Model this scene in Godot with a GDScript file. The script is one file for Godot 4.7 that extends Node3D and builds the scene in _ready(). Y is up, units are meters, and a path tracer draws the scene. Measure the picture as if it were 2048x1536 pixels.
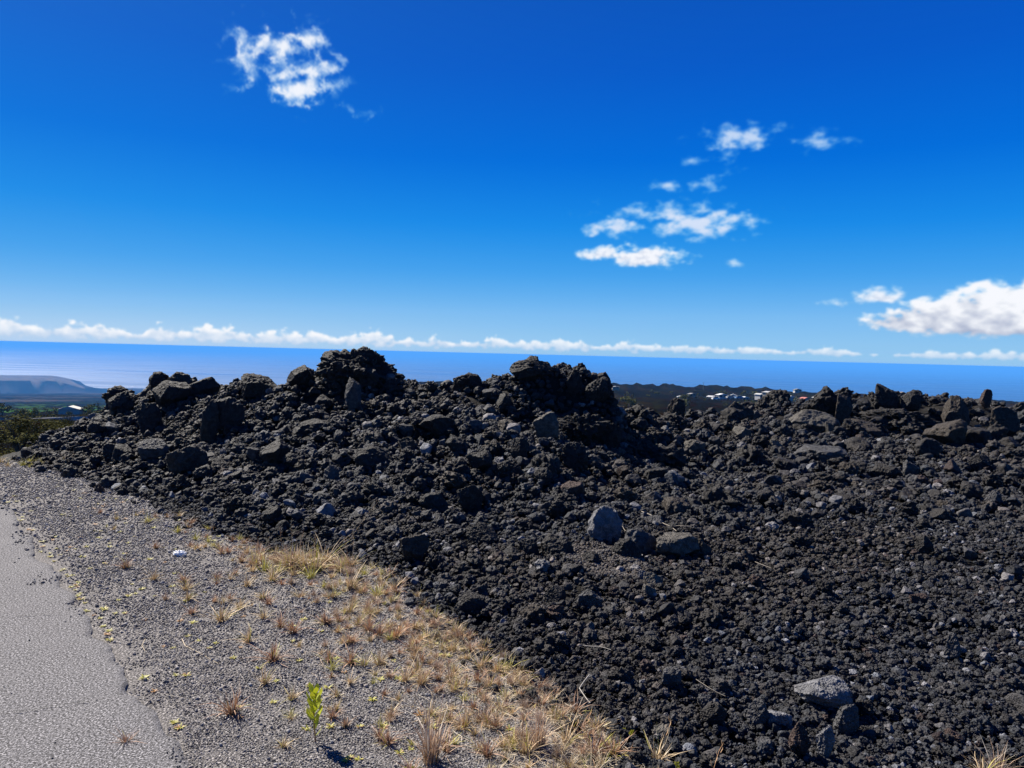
extends Node3D
# A lava field beside a mountain road, the sea far below. x right, y up, -z away from the road's edge; metres.

const SEA := -250.0
var rng := RandomNumberGenerator.new()
var used := {}
var noise := {}
var icos := {}
var mats := {}
var landmarks := []          # [words, Vector2(x, z)] that labels refer to

# ------------------------------------------------------------------ helpers
func fnl(kind: int, freq: float, oct := 1, sd := 1) -> FastNoiseLite:
	var n := FastNoiseLite.new()
	n.noise_type = kind
	n.frequency = freq
	n.seed = sd
	n.fractal_type = FastNoiseLite.FRACTAL_FBM if oct > 1 else FastNoiseLite.FRACTAL_NONE
	n.fractal_octaves = oct
	return n

func numbered(called: String) -> String:
	var k: int = used.get(called, 0)
	used[called] = k + 1
	return called if k == 0 else "%s_%03d" % [called, k]

func tag(o: Node, label: String, category: String, group := "") -> void:
	o.set_meta("label", label)
	o.set_meta("category", category)
	if group != "":
		o.set_meta("group", group)

func put(called: String, mesh: Mesh, m: Material, parent: Node = null) -> MeshInstance3D:
	var o := MeshInstance3D.new()
	o.mesh = mesh
	o.material_override = m
	if parent == null:
		o.name = numbered(called)
		add_child(o)
	else:
		o.name = called
		parent.add_child(o, true)
	return o

func base(called: String, at: Vector3, turn := 0.0) -> Node3D:
	var o := Node3D.new()
	o.name = numbered(called)
	add_child(o)
	o.position = at
	o.rotation.y = turn
	return o

func structure(o: Node) -> void:
	o.set_meta("kind", "structure")

func lin(r: float, g: float, b: float) -> Color:
	return Color(r, g, b).linear_to_srgb()

func to_mesh(p: PackedVector3Array, n: PackedVector3Array, f: PackedInt32Array, c := PackedColorArray()) -> ArrayMesh:
	var a := []
	a.resize(Mesh.ARRAY_MAX)
	a[Mesh.ARRAY_VERTEX] = p
	a[Mesh.ARRAY_NORMAL] = n
	if c.size():
		a[Mesh.ARRAY_COLOR] = c
	a[Mesh.ARRAY_INDEX] = f
	var m := ArrayMesh.new()
	m.add_surface_from_arrays(Mesh.PRIMITIVE_TRIANGLES, a)
	return m

func normals(p: PackedVector3Array, f: PackedInt32Array) -> PackedVector3Array:
	var n := PackedVector3Array()
	n.resize(p.size())
	for k in range(0, f.size(), 3):
		var a := f[k]
		var b := f[k + 1]
		var c := f[k + 2]
		var x := (p[c] - p[a]).cross(p[b] - p[a])
		n[a] += x
		n[b] += x
		n[c] += x
	for k in n.size():
		n[k] = n[k].normalized()
	return n

# a growing mesh of ribbons, leaves and tubes
class Grow:
	var p := PackedVector3Array()
	var n := PackedVector3Array()
	var c := PackedColorArray()
	var f := PackedInt32Array()
	func ribbon(pts: Array, side: Vector3, w: Array, col: Color, tip: Color) -> void:
		var s := p.size()
		var last: int = pts.size() - 1
		for k in pts.size():
			var along: Vector3 = (pts[mini(k + 1, last)] - pts[maxi(k - 1, 0)]).normalized()
			var nn := along.cross(side).normalized()
			for e in [-1.0, 1.0]:
				p.append(pts[k] + side * (w[k] * 0.5 * e))
				n.append(nn)
				c.append(col.lerp(tip, float(k) / last))
			if k < last:
				var q := s + 2 * k
				f.append_array(PackedInt32Array([q, q + 1, q + 2, q + 1, q + 3, q + 2]))
	func tube(pts: Array, r: Array, col: Color, sides := 5) -> void:
		var s := p.size()
		var last: int = pts.size() - 1
		for k in pts.size():
			var along: Vector3 = (pts[mini(k + 1, last)] - pts[maxi(k - 1, 0)]).normalized()
			var u := along.cross(Vector3(0.31, 0.2, 0.93)).normalized()
			var v := along.cross(u)
			for j in sides:
				var t := TAU * j / sides
				var d := u * cos(t) + v * sin(t)
				p.append(pts[k] + d * r[k])
				n.append(d)
				c.append(col)
			if k < last:
				for j in sides:
					var a := s + k * sides + j
					var b := s + k * sides + (j + 1) % sides
					f.append_array(PackedInt32Array([a, a + sides, b, b, a + sides, b + sides]))
	func box(lo: Vector3, hi: Vector3, col := Color.WHITE) -> void:
		for axis in 3:
			for e in 2:
				var s := p.size()
				var nn := Vector3.ZERO
				nn[axis] = 1.0 if e else -1.0
				var i := (axis + 1) % 3
				var j := (axis + 2) % 3
				for k in 4:
					var q := Vector3.ZERO
					q[axis] = hi[axis] if e else lo[axis]
					q[i] = hi[i] if k == 1 or k == 2 else lo[i]
					q[j] = hi[j] if k >= 2 else lo[j]
					p.append(q)
					n.append(nn)
					c.append(col)
				if e:
					f.append_array(PackedInt32Array([s, s + 2, s + 1, s, s + 3, s + 2]))
				else:
					f.append_array(PackedInt32Array([s, s + 1, s + 2, s, s + 2, s + 3]))
	func mesh() -> ArrayMesh:
		var a := []
		a.resize(Mesh.ARRAY_MAX)
		a[Mesh.ARRAY_VERTEX] = p
		a[Mesh.ARRAY_NORMAL] = n
		a[Mesh.ARRAY_COLOR] = c
		a[Mesh.ARRAY_INDEX] = f
		var m := ArrayMesh.new()
		m.add_surface_from_arrays(Mesh.PRIMITIVE_TRIANGLES, a)
		return m

func icosphere(sub: int) -> Array:
	if icos.has(sub):
		return icos[sub]
	var p := PackedVector3Array()
	var f := PackedInt32Array()
	if sub == 0:
		var t := (1.0 + sqrt(5.0)) / 2.0
		for v in [[-1, t, 0], [1, t, 0], [-1, -t, 0], [1, -t, 0], [0, -1, t], [0, 1, t], [0, -1, -t], [0, 1, -t], [t, 0, -1], [t, 0, 1], [-t, 0, -1], [-t, 0, 1]]:
			p.append(Vector3(v[0], v[1], v[2]).normalized())
		for q in [[0, 11, 5], [0, 5, 1], [0, 1, 7], [0, 7, 10], [0, 10, 11], [1, 5, 9], [5, 11, 4], [11, 10, 2], [10, 7, 6], [7, 1, 8], [3, 9, 4], [3, 4, 2], [3, 2, 6], [3, 6, 8], [3, 8, 9], [4, 9, 5], [2, 4, 11], [6, 2, 10], [8, 6, 7], [9, 8, 1]]:
			f.append_array(PackedInt32Array([q[0], q[2], q[1]]))
	else:
		var below := icosphere(sub - 1)
		p = below[0].duplicate()
		var g: PackedInt32Array = below[1]
		var mid := {}
		for k in range(0, g.size(), 3):
			var m := [0, 0, 0]
			for e in 3:
				var a := g[k + e]
				var b := g[k + (e + 1) % 3]
				var key := mini(a, b) * 100000 + maxi(a, b)
				if not mid.has(key):
					mid[key] = p.size()
					p.append((p[a] + p[b]).normalized())
				m[e] = mid[key]
			f.append_array(PackedInt32Array([g[k], m[0], m[2], g[k + 1], m[1], m[0], g[k + 2], m[2], m[1], m[0], m[1], m[2]]))
	icos[sub] = [p, f]
	return icos[sub]

# A lump of lava in a unit box: "c" clinker (knobbly, pitted), "b" broken block, "s" slab, "o" outcrop
func rock(sd: int, sub: int, kind: String, squash := 1.0) -> ArrayMesh:
	var r := RandomNumberGenerator.new()
	r.seed = sd
	var src := icosphere(sub)
	var p: PackedVector3Array = src[0].duplicate()
	var f: PackedInt32Array = src[1]
	var off := Vector3(r.randf(), r.randf(), r.randf()) * 90.0
	var big: FastNoiseLite = noise.big
	var cell: FastNoiseLite = noise.cell
	var fine: FastNoiseLite = noise.fine
	var planes := []
	var broken := sub >= 5 and kind == "c"
	if kind == "b" or kind == "s" or broken:
		for k in (r.randi_range(16, 22) if broken else r.randi_range(9, 13)):
			var d := Vector3(r.randfn(), r.randfn(), r.randfn()).normalized()
			planes.append([d, r.randf_range(0.7, 1.0) if broken else r.randf_range(0.62, 1.0)])
	for k in p.size():
		var d := p[k]
		var q := d * Vector3(1, squash, 1) + off
		var rad := 1.0
		var m := 1.25
		for pl in planes:
			var t: float = d.dot(pl[0])
			if t > 0.05:
				m = minf(m, pl[1] / t)
		if planes.size() and not broken:
			rad = m * (1.0 + 0.10 * big.get_noise_3dv(q * 1.5) + 0.06 * fine.get_noise_3dv(q * 3.0) - 0.07 * cell.get_noise_3dv(q * 4.0))
			if sub >= 4:
				rad += 0.035 * fine.get_noise_3dv(q * 9.0) - 0.03 * (cell.get_noise_3dv(q * 9.0) + 0.5)
		else:
			var warp := q + Vector3(big.get_noise_3dv(q * 2.0), big.get_noise_3dv(q * 2.0 + Vector3(9, 0, 0)), big.get_noise_3dv(q * 2.0 + Vector3(0, 9, 0))) * 0.35
			rad = 1.0 + 0.45 * big.get_noise_3dv(q * 1.2) - 0.32 * (cell.get_noise_3dv(warp * 1.9) + 0.5) - 0.22 * (cell.get_noise_3dv(warp * 4.6) + 0.5) + 0.12 * fine.get_noise_3dv(q * 5.0)
			if sub >= 4:
				rad += -0.055 * (cell.get_noise_3dv(warp * 10.0) + 0.5) + 0.03 * fine.get_noise_3dv(q * 16.0)
			if kind == "o":
				rad += 0.16 * big.get_noise_3dv(q * 3.1) - 0.02 * (cell.get_noise_3dv(q * 19.0) + 0.5)
		if broken:
			rad = minf(rad, m * (0.92 + 0.06 * fine.get_noise_3dv(q * 4.0) - 0.07 * (cell.get_noise_3dv(q * 6.0) + 0.5) + 0.025 * fine.get_noise_3dv(q * 13.0)))
		p[k] = d * maxf(rad, 0.25)
	var lo := p[0]
	var hi := p[0]
	for v in p:
		lo = lo.min(v)
		hi = hi.max(v)
	for k in p.size():
		p[k] = (p[k] - (lo + hi) * 0.5) / (hi - lo)
	return to_mesh(p, normals(p, f), f)

func seamless(n: FastNoiseLite, size: int) -> PackedByteArray:
	var im := n.get_seamless_image(size, size, false, false, 0.12, true)
	im.convert(Image.FORMAT_L8)
	return im.get_data()

func gray(bytes: PackedByteArray, size: int) -> ImageTexture:
	return ImageTexture.create_from_image(Image.create_from_data(size, size, false, Image.FORMAT_L8, bytes))

func blend(parts: Array, size: int, lo := 0.0, hi := 1.0) -> ImageTexture:      # [[bytes, share, lift exponent]]
	var out := PackedByteArray()
	out.resize(size * size)
	for k in out.size():
		var v := 0.0
		for a in parts:
			v += a[0][k] / 255.0 * a[1]
		out[k] = int(clampf(lo + (hi - lo) * v, 0, 1) * 255)
	return gray(out, size)

func surface(color: Color, rough: float, tex: Texture2D, bump: Texture2D, bump_cm: float, per_metre: float) -> StandardMaterial3D:
	var m := StandardMaterial3D.new()
	m.albedo_color = color
	m.roughness = rough
	m.metallic_specular = 0.22
	m.uv1_triplanar = true
	m.uv1_world_triplanar = true
	m.uv1_scale = Vector3.ONE * per_metre
	if tex:
		m.albedo_texture = tex
	if bump:
		m.heightmap_enabled = true
		m.heightmap_texture = bump
		m.heightmap_scale = bump_cm
	return m

func plain(color: Color, rough := 0.8, backlight := 0.0) -> StandardMaterial3D:
	var m := StandardMaterial3D.new()
	m.albedo_color = color
	m.roughness = rough
	m.vertex_color_use_as_albedo = true
	m.cull_mode = BaseMaterial3D.CULL_DISABLED
	if backlight > 0:
		m.backlight_enabled = true
		m.backlight = Color(backlight, backlight, backlight)
	return m

const ORDER := ["", "second ", "third ", "fourth ", "fifth ", "sixth ", "seventh ", "eighth ", "ninth ", "tenth ", "eleventh ", "twelfth ", "thirteenth ", "fourteenth ", "fifteenth ", "sixteenth ", "seventeenth ", "eighteenth ", "nineteenth ", "twentieth ", "twenty-first ", "twenty-second ", "twenty-third ", "twenty-fourth ", "twenty-fifth ", "twenty-sixth ", "twenty-seventh ", "twenty-eighth ", "twenty-ninth ", "thirtieth "]

# items: [Vector2(x, z), looks]; gives each a label "looks, third nearest to the white litter"
func single_out(items: Array, marks: Array) -> Array:
	var out := []
	out.resize(items.size())
	var by := {}
	for k in items.size():
		var best := 0
		for j in marks.size():
			if marks[j][1].distance_squared_to(items[k][0]) < marks[best][1].distance_squared_to(items[k][0]):
				best = j
		var key: String = items[k][1] + "|" + marks[best][0]
		if not by.has(key):
			by[key] = []
		by[key].append([marks[best][1].distance_to(items[k][0]), k, marks[best][0]])
	for key in by:
		by[key].sort()
		for j in by[key].size():
			var e: Array = by[key][j]
			out[e[1]] = "%s, %snearest to the %s" % [items[e[1]][1], ORDER[mini(j, 29)], e[2]]
	return out

# ------------------------------------------------------------------ the lie of the land
const CONTROL := [-6.36,10.13,-0.02,-5.91,9.76,-0.02,-4.72,8.79,-0.02,-3.68,7.82,-0.02,-2.6,6.64,-0.02,-1.81,6.03,-0.02,-1.02,5.67,-0.02,-0.58,4.79,-0.02,-0.03,3.89,-0.02,0.27,3.31,-0.02,0.48,2.93,-0.02,-6.64,9.32,-0.28,-8.03,7.61,-0.4,-5.82,8.65,-0.28,-7.2,6.95,-0.4,-4.75,7.72,-0.28,-6.25,6.12,-0.4,-3.73,6.69,-0.28,-5.35,5.2,-0.4,-2.69,5.7,-0.28,-4.02,3.95,-0.4,-1.75,5.13,-0.28,-2.67,3.13,-0.4,-1.51,4.87,-0.28,-3.47,3.87,-0.4,-0.98,3.92,-0.28,-2.86,2.78,-0.4,-0.59,3.24,-0.28,-2.55,2.24,-0.4,-0.33,2.74,-0.28,-2.26,1.69,-0.4,-6.33,11,0.2,-6.63,12.5,0.47,-6.04,12.8,0.91,-6.36,12.7,0.72,-5.18,11,0.3,-4.38,9.3,0.08,-5.04,12.4,0.95,-4.64,12.2,0.93,-4.26,10.5,0.45,-3.32,8.2,0.16,-4.1,12,0.98,-3.67,11.9,0.98,-3.41,10,0.52,-2.72,8,0.21,-2.34,6.9,0.08,-3.23,11.7,1.18,-2.93,11.7,1.32,-2.75,11,0.87,-2.57,9.8,0.56,-2.06,7.9,0.24,-1.72,6.6,0.08,-2.7,11.7,1.47,-2.48,11.7,1.54,-2.15,11.6,1.51,-2.33,11.05,1.06,-2.1,10,0.75,-1.74,8.3,0.35,-1.37,6.6,0.13,-1.87,11.5,1.3,-1.76,10.9,0.9,-1.59,11.4,1.11,-1.35,11.3,0.99,-1.16,9.8,0.66,-0.94,8,0.36,-0.75,6.5,0.12,-0.98,11.2,1.11,-0.61,11.2,1.2,-0.18,11.1,1.29,-0.52,9.7,0.69,-0.48,9,0.55,-0.4,7.8,0.3,-0.3,6.1,0.1,0.25,11,1.39,0.61,11,1.34,0.25,10.6,1.04,0.25,10.3,0.75,0.23,9.3,0.65,0.21,8.1,0.43,0.19,6.8,0.08,1.12,11,1.17,1.47,11.2,1,1.08,10.5,0.65,0.96,9.2,0.47,0.89,8.4,0.18,0.77,7.2,0.19,0.64,5.9,0.1,1.85,12.5,0.77,1.74,11.2,0.46,2.92,15,0.32,1.97,10.8,0.22,1.53,8.3,0.16,1.14,6.1,0.06,0.84,4.4,0.05,5.46,17.5,0.21,4.06,13,0.24,2.74,8.7,0.12,1.97,6.2,0.05,1.32,4.1,0.03,8.16,18.5,0.63,6.63,17.6,0.34,7.43,16.8,0.18,4.54,10.2,0.1,2.92,6.5,0,1.96,4.3,-0.03,9.96,18.5,0.79,9.19,17,0.06,5.7,10.5,0.08,3.62,6.6,-0.01,11.82,18,0.54,11.05,18.3,0.71,8.57,13,0.19,5.96,9,0.03,3.61,5.4,-0.06,2.44,3.6,-0.11,0.56,3.5,0.01,1.05,3.2,-0.05,1.74,3.3,-0.09,-9.5,18,-1,-6,17,-0.5,-3,15.3,-0.4,-2.4,13.2,0.2,0,13,0.1,0,15.5,-0.3,2,15,-0.2,4,22,-0.3,8,24,-0.5,13,25,-0.6,18,24,-0.6,18,14,0.3,16,8,0,12,3,0,6,1,0,3,1,-0.02,-11,14,-1.1,-9,11.5,-0.45,-13,9,-0.6,20,18,0.2,0,28,-1,10,30,-1,-12,26,-2]
var tps := PackedFloat64Array()
const GX0 := -18.0
const GD0 := -1.0
const GS := 0.25
const GW := 173
const GH := 141
var grid := PackedFloat32Array()

func solve_land() -> void:
	var n := CONTROL.size() / 3
	var m := n + 3
	var a := []
	for i in m:
		var row := PackedFloat64Array()
		row.resize(m + 1)
		a.append(row)
	for i in n:
		for j in n:
			var dx: float = CONTROL[3 * i] - CONTROL[3 * j]
			var dd: float = CONTROL[3 * i + 1] - CONTROL[3 * j + 1]
			var r2 := dx * dx + dd * dd
			a[i][j] = 0.5 * r2 * log(r2) if r2 > 0 else 0.02
		a[i][n] = 1.0
		a[i][n + 1] = CONTROL[3 * i]
		a[i][n + 2] = CONTROL[3 * i + 1]
		a[i][m] = CONTROL[3 * i + 2]
		a[n][i] = 1.0
		a[n + 1][i] = CONTROL[3 * i]
		a[n + 2][i] = CONTROL[3 * i + 1]
	for c in m:
		var best := c
		for r in range(c + 1, m):
			if absf(a[r][c]) > absf(a[best][c]):
				best = r
		var t = a[c]
		a[c] = a[best]
		a[best] = t
		var top: PackedFloat64Array = a[c]
		for r in range(c + 1, m):
			var row: PackedFloat64Array = a[r]
			var k := row[c] / top[c]
			if k != 0.0:
				for j in range(c, m + 1):
					row[j] -= k * top[j]
				a[r] = row
	tps.resize(m)
	for c in range(m - 1, -1, -1):
		var s: float = a[c][m]
		for j in range(c + 1, m):
			s -= a[c][j] * tps[j]
		tps[c] = s / a[c][c]
	grid.resize(GW * GH)
	for j in GH:
		for i in GW:
			var x := GX0 + i * GS
			var d := GD0 + j * GS
			var s := tps[n] + tps[n + 1] * x + tps[n + 2] * d
			for k in n:
				var dx: float = x - CONTROL[3 * k]
				var dd: float = d - CONTROL[3 * k + 1]
				var r2 := dx * dx + dd * dd + 1e-9
				s += tps[k] * 0.5 * r2 * log(r2)
			grid[j * GW + i] = s

func land(x: float, d: float) -> float:
	var u := clampf((x - GX0) / GS, 0, GW - 1.001)
	var v := clampf((d - GD0) / GS, 0, GH - 1.001)
	var i := int(u)
	var j := int(v)
	u -= i
	v -= j
	var k := j * GW + i
	var h := lerpf(lerpf(grid[k], grid[k + 1], u), lerpf(grid[k + GW], grid[k + GW + 1], u), v)
	var edge := maxf(smoothstep(23.0, 27.0, d), maxf(smoothstep(-10.5, -14.0, x), smoothstep(16.0, 20.0, x) * smoothstep(6.0, 14.0, d)))
	return lerpf(h, far_land(x, d) - 0.5, edge)

func rough(x: float, d: float, h: float) -> float:
	var heap := clampf((h - 0.05) / 0.5, 0, 1)
	return -0.045 - 0.05 * heap - 0.05 * (noise.cell.get_noise_2d(x * 4.0, d * 4.0) + 0.6) + heap * (0.16 * noise.big.get_noise_2d(x * 1.1, d * 1.1) - 0.14 * (noise.cell.get_noise_2d(x * 1.3 + 40, d * 1.3) + 0.5)) + 0.03 * noise.fine.get_noise_2d(x * 3.0, d * 3.0)

const TOE := [[-4.0, 4.2], [0.0, 1.95], [2.9, 0.47], [3.28, 0.27], [3.85, -0.02], [4.73, -0.57], [5.58, -1.01], [5.93, -1.78], [6.52, -2.56], [7.65, -3.61], [8.59, -4.61], [9.51, -5.76], [9.9, -6.3], [10.3, -6.6], [10.8, -14.5], [40.0, -60.0]]
func toe(d: float) -> float:          # where the foot of the lava meets the gravel
	for k in range(1, TOE.size()):
		if d < TOE[k][0]:
			return remap(d, TOE[k - 1][0], TOE[k][0], TOE[k - 1][1], TOE[k][1])
	return -60.0

func heap_edge(d: float) -> float:    # beyond the gravel the heap tapers off towards the shrubs
	return toe(d) if d < 10.3 else -6.6 - (d - 10.3) * 0.5

const LEFT := [[10.0, -0.6], [15.0, -1.0], [20.0, -1.35], [30.0, -2.3], [50.0, -4.0], [80.0, -5.9], [120.0, -8.7], [250.0, -19.2], [600.0, -44.5], [1000.0, -70.0], [1500.0, -99.0], [2500.0, -148.0], [3500.0, -198.0], [4300.0, -245.0], [4900.0, -249.0], [5300.0, -262.0], [9000.0, -300.0]]
const RIGHT := [[10.0, -0.8], [20.0, -1.2], [30.0, -1.7], [60.0, -3.4], [120.0, -7.0], [250.0, -13.0], [420.0, -19.8], [600.0, -22.3], [700.0, -24.3], [800.0, -31.0], [1000.0, -60.0], [2000.0, -200.0], [2600.0, -270.0], [9000.0, -300.0]]
func profile(t: Array, r: float) -> float:
	for k in range(1, t.size()):
		if r < t[k][0]:
			return remap(r, t[k - 1][0], t[k][0], t[k - 1][1], t[k][1])
	return -300.0

func far_land(x: float, d: float) -> float:
	var r := sqrt(x * x + d * d)
	var az := rad_to_deg(atan2(x, d))
	var t := smoothstep(-24.0, -4.0, az)
	var h := lerpf(profile(LEFT, r), profile(RIGHT, r), t)
	var n: float = noise.big.get_noise_2d(x * 0.05, d * 0.05) + 0.5 * noise.big.get_noise_2d(x * 0.17, d * 0.17)
	h += n * clampf(r * 0.006, 0.0, 1.6) * lerpf(1.0, 0.5, smoothstep(1000.0, 3000.0, r))
	# the low ridge seaward of the houses
	var ridge := exp(-pow((r - 690.0) / 60.0, 2)) * smoothstep(5.0, 8.0, az) * smoothstep(20.5, 18.0, az)
	h += ridge * (2.2 + 1.8 * noise.big.get_noise_2d(az * 0.8, 3.0) + 0.8 * noise.fine.get_noise_2d(az * 6.0, 1.0))
	# the sea cliff and its plateau on the far headland
	if r > 3600.0 and az < -20.0:
		var rim: float = 4330.0 + 160.0 * noise.big.get_noise_2d(az * 0.9, 7.0) + 60.0 * noise.big.get_noise_2d(az * 4.0, 2.0)
		var plateau := remap(r, 4300.0, 6000.0, -192.0, -216.0)
		var up := smoothstep(rim, rim + 110.0, r) * smoothstep(-28.3, -31.2, az) * smoothstep(6050.0, 5990.0, r)
		h = lerpf(h, plateau, up)
	return h

# ------------------------------------------------------------------ sky
func sky_base(az: float, el: float, sun: Vector3) -> Color:
	var stops := [[-90.0, 0x78a8d8], [0.0, 0x98c8ee], [1.2, 0x90c6f0], [3.0, 0x7cbcf2], [6.0, 0x46a2ee], [9.5, 0x1a8ae8], [14.0, 0x056edb], [20.0, 0x085bc9], [28.0, 0x0c4fb5], [50.0, 0x0a419a], [90.0, 0x0a3a8c]]
	var c := Color.hex(stops[-1][1] * 256 + 255)
	for k in range(1, stops.size()):
		if el <= stops[k][0]:
			c = Color.hex(stops[k - 1][1] * 256 + 255).lerp(Color.hex(stops[k][1] * 256 + 255), clampf((el - stops[k - 1][0]) / (stops[k][0] - stops[k - 1][0]), 0, 1))
			break
	var a := deg_to_rad(az)
	var e := deg_to_rad(el)
	var g := clampf(Vector3(sin(a) * cos(e), sin(e), -cos(a) * cos(e)).dot(sun), 0, 1)
	var glow := pow(g, 5.0) * 0.16 + pow(g, 30.0) * 0.3
	c = c.lerp(Color(0.86, 0.88, 0.96), clampf(glow, 0, 0.7))
	# pale sea haze low down, thicker towards the sun
	var low := exp(-pow(maxf(el, 0) / 2.2, 2)) * 0.55 * smoothstep(15.0, -35.0, az if absf(az) < 120.0 else 120.0)
	return c.lerp(Color(0.82, 0.87, 0.96), low)

const WISP := [[-19.12,19.93,1.19,1.42,0.62], [-19.50,19.37,0.60,1.49,0.55], [-17.13,20.28,2.31,0.75,1.00], [-15.04,21.01,1.57,0.60,1.05], [-16.71,19.23,1.42,1.79,0.62], [-15.59,19.29,1.72,1.72,0.50], [-16.08,17.73,1.94,1.04,1.05], [-15.00,18.67,0.60,1.57,0.90], [-13.87,19.32,1.04,0.52,0.75], [-19.82,18.32,0.75,0.90,0.40], [-19.16,18.25,0.90,0.45,0.40], [-13.16,18.34,0.90,0.60,0.42], [-11.47,16.75,0.82,0.37,0.40], [-12.80,19.89,0.52,0.26,0.45],]
const MIDDLE := [[15.92,15.36,3.28,0.97,0.85], [15.27,14.37,1.42,0.67,0.62], [21.38,14.74,2.01,0.75,0.62], [10.98,12.27,1.27,0.56,0.80], [13.62,12.35,1.57,0.63,0.60], [12.69,13.93,0.75,0.34,0.45], [16.34,13.30,0.97,0.30,0.30], [11.22,10.47,5.60,0.82,0.75], [13.37,9.60,4.29,1.19,1.00], [7.29,9.35,2.31,0.75,1.00], [5.77,9.09,1.12,0.37,0.70],]
const BRIGHT := [[6.44,7.48,2.16,0.71,1.00], [9.54,7.22,3.54,1.04,1.20], [15.89,6.82,0.82,0.49,0.55], [25.31,4.40,1.87,0.75,1.00], [22.66,4.01,1.27,0.30,0.40],]
const BANK := [[32.47,4.03,3.73,1.49,1.30], [30.34,3.29,4.85,1.34,1.50], [28.10,2.71,3.92,0.97,1.30], [32.80,2.53,7.46,1.12,1.50], [36.05,3.34,4.48,2.05,1.50],]

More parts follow.
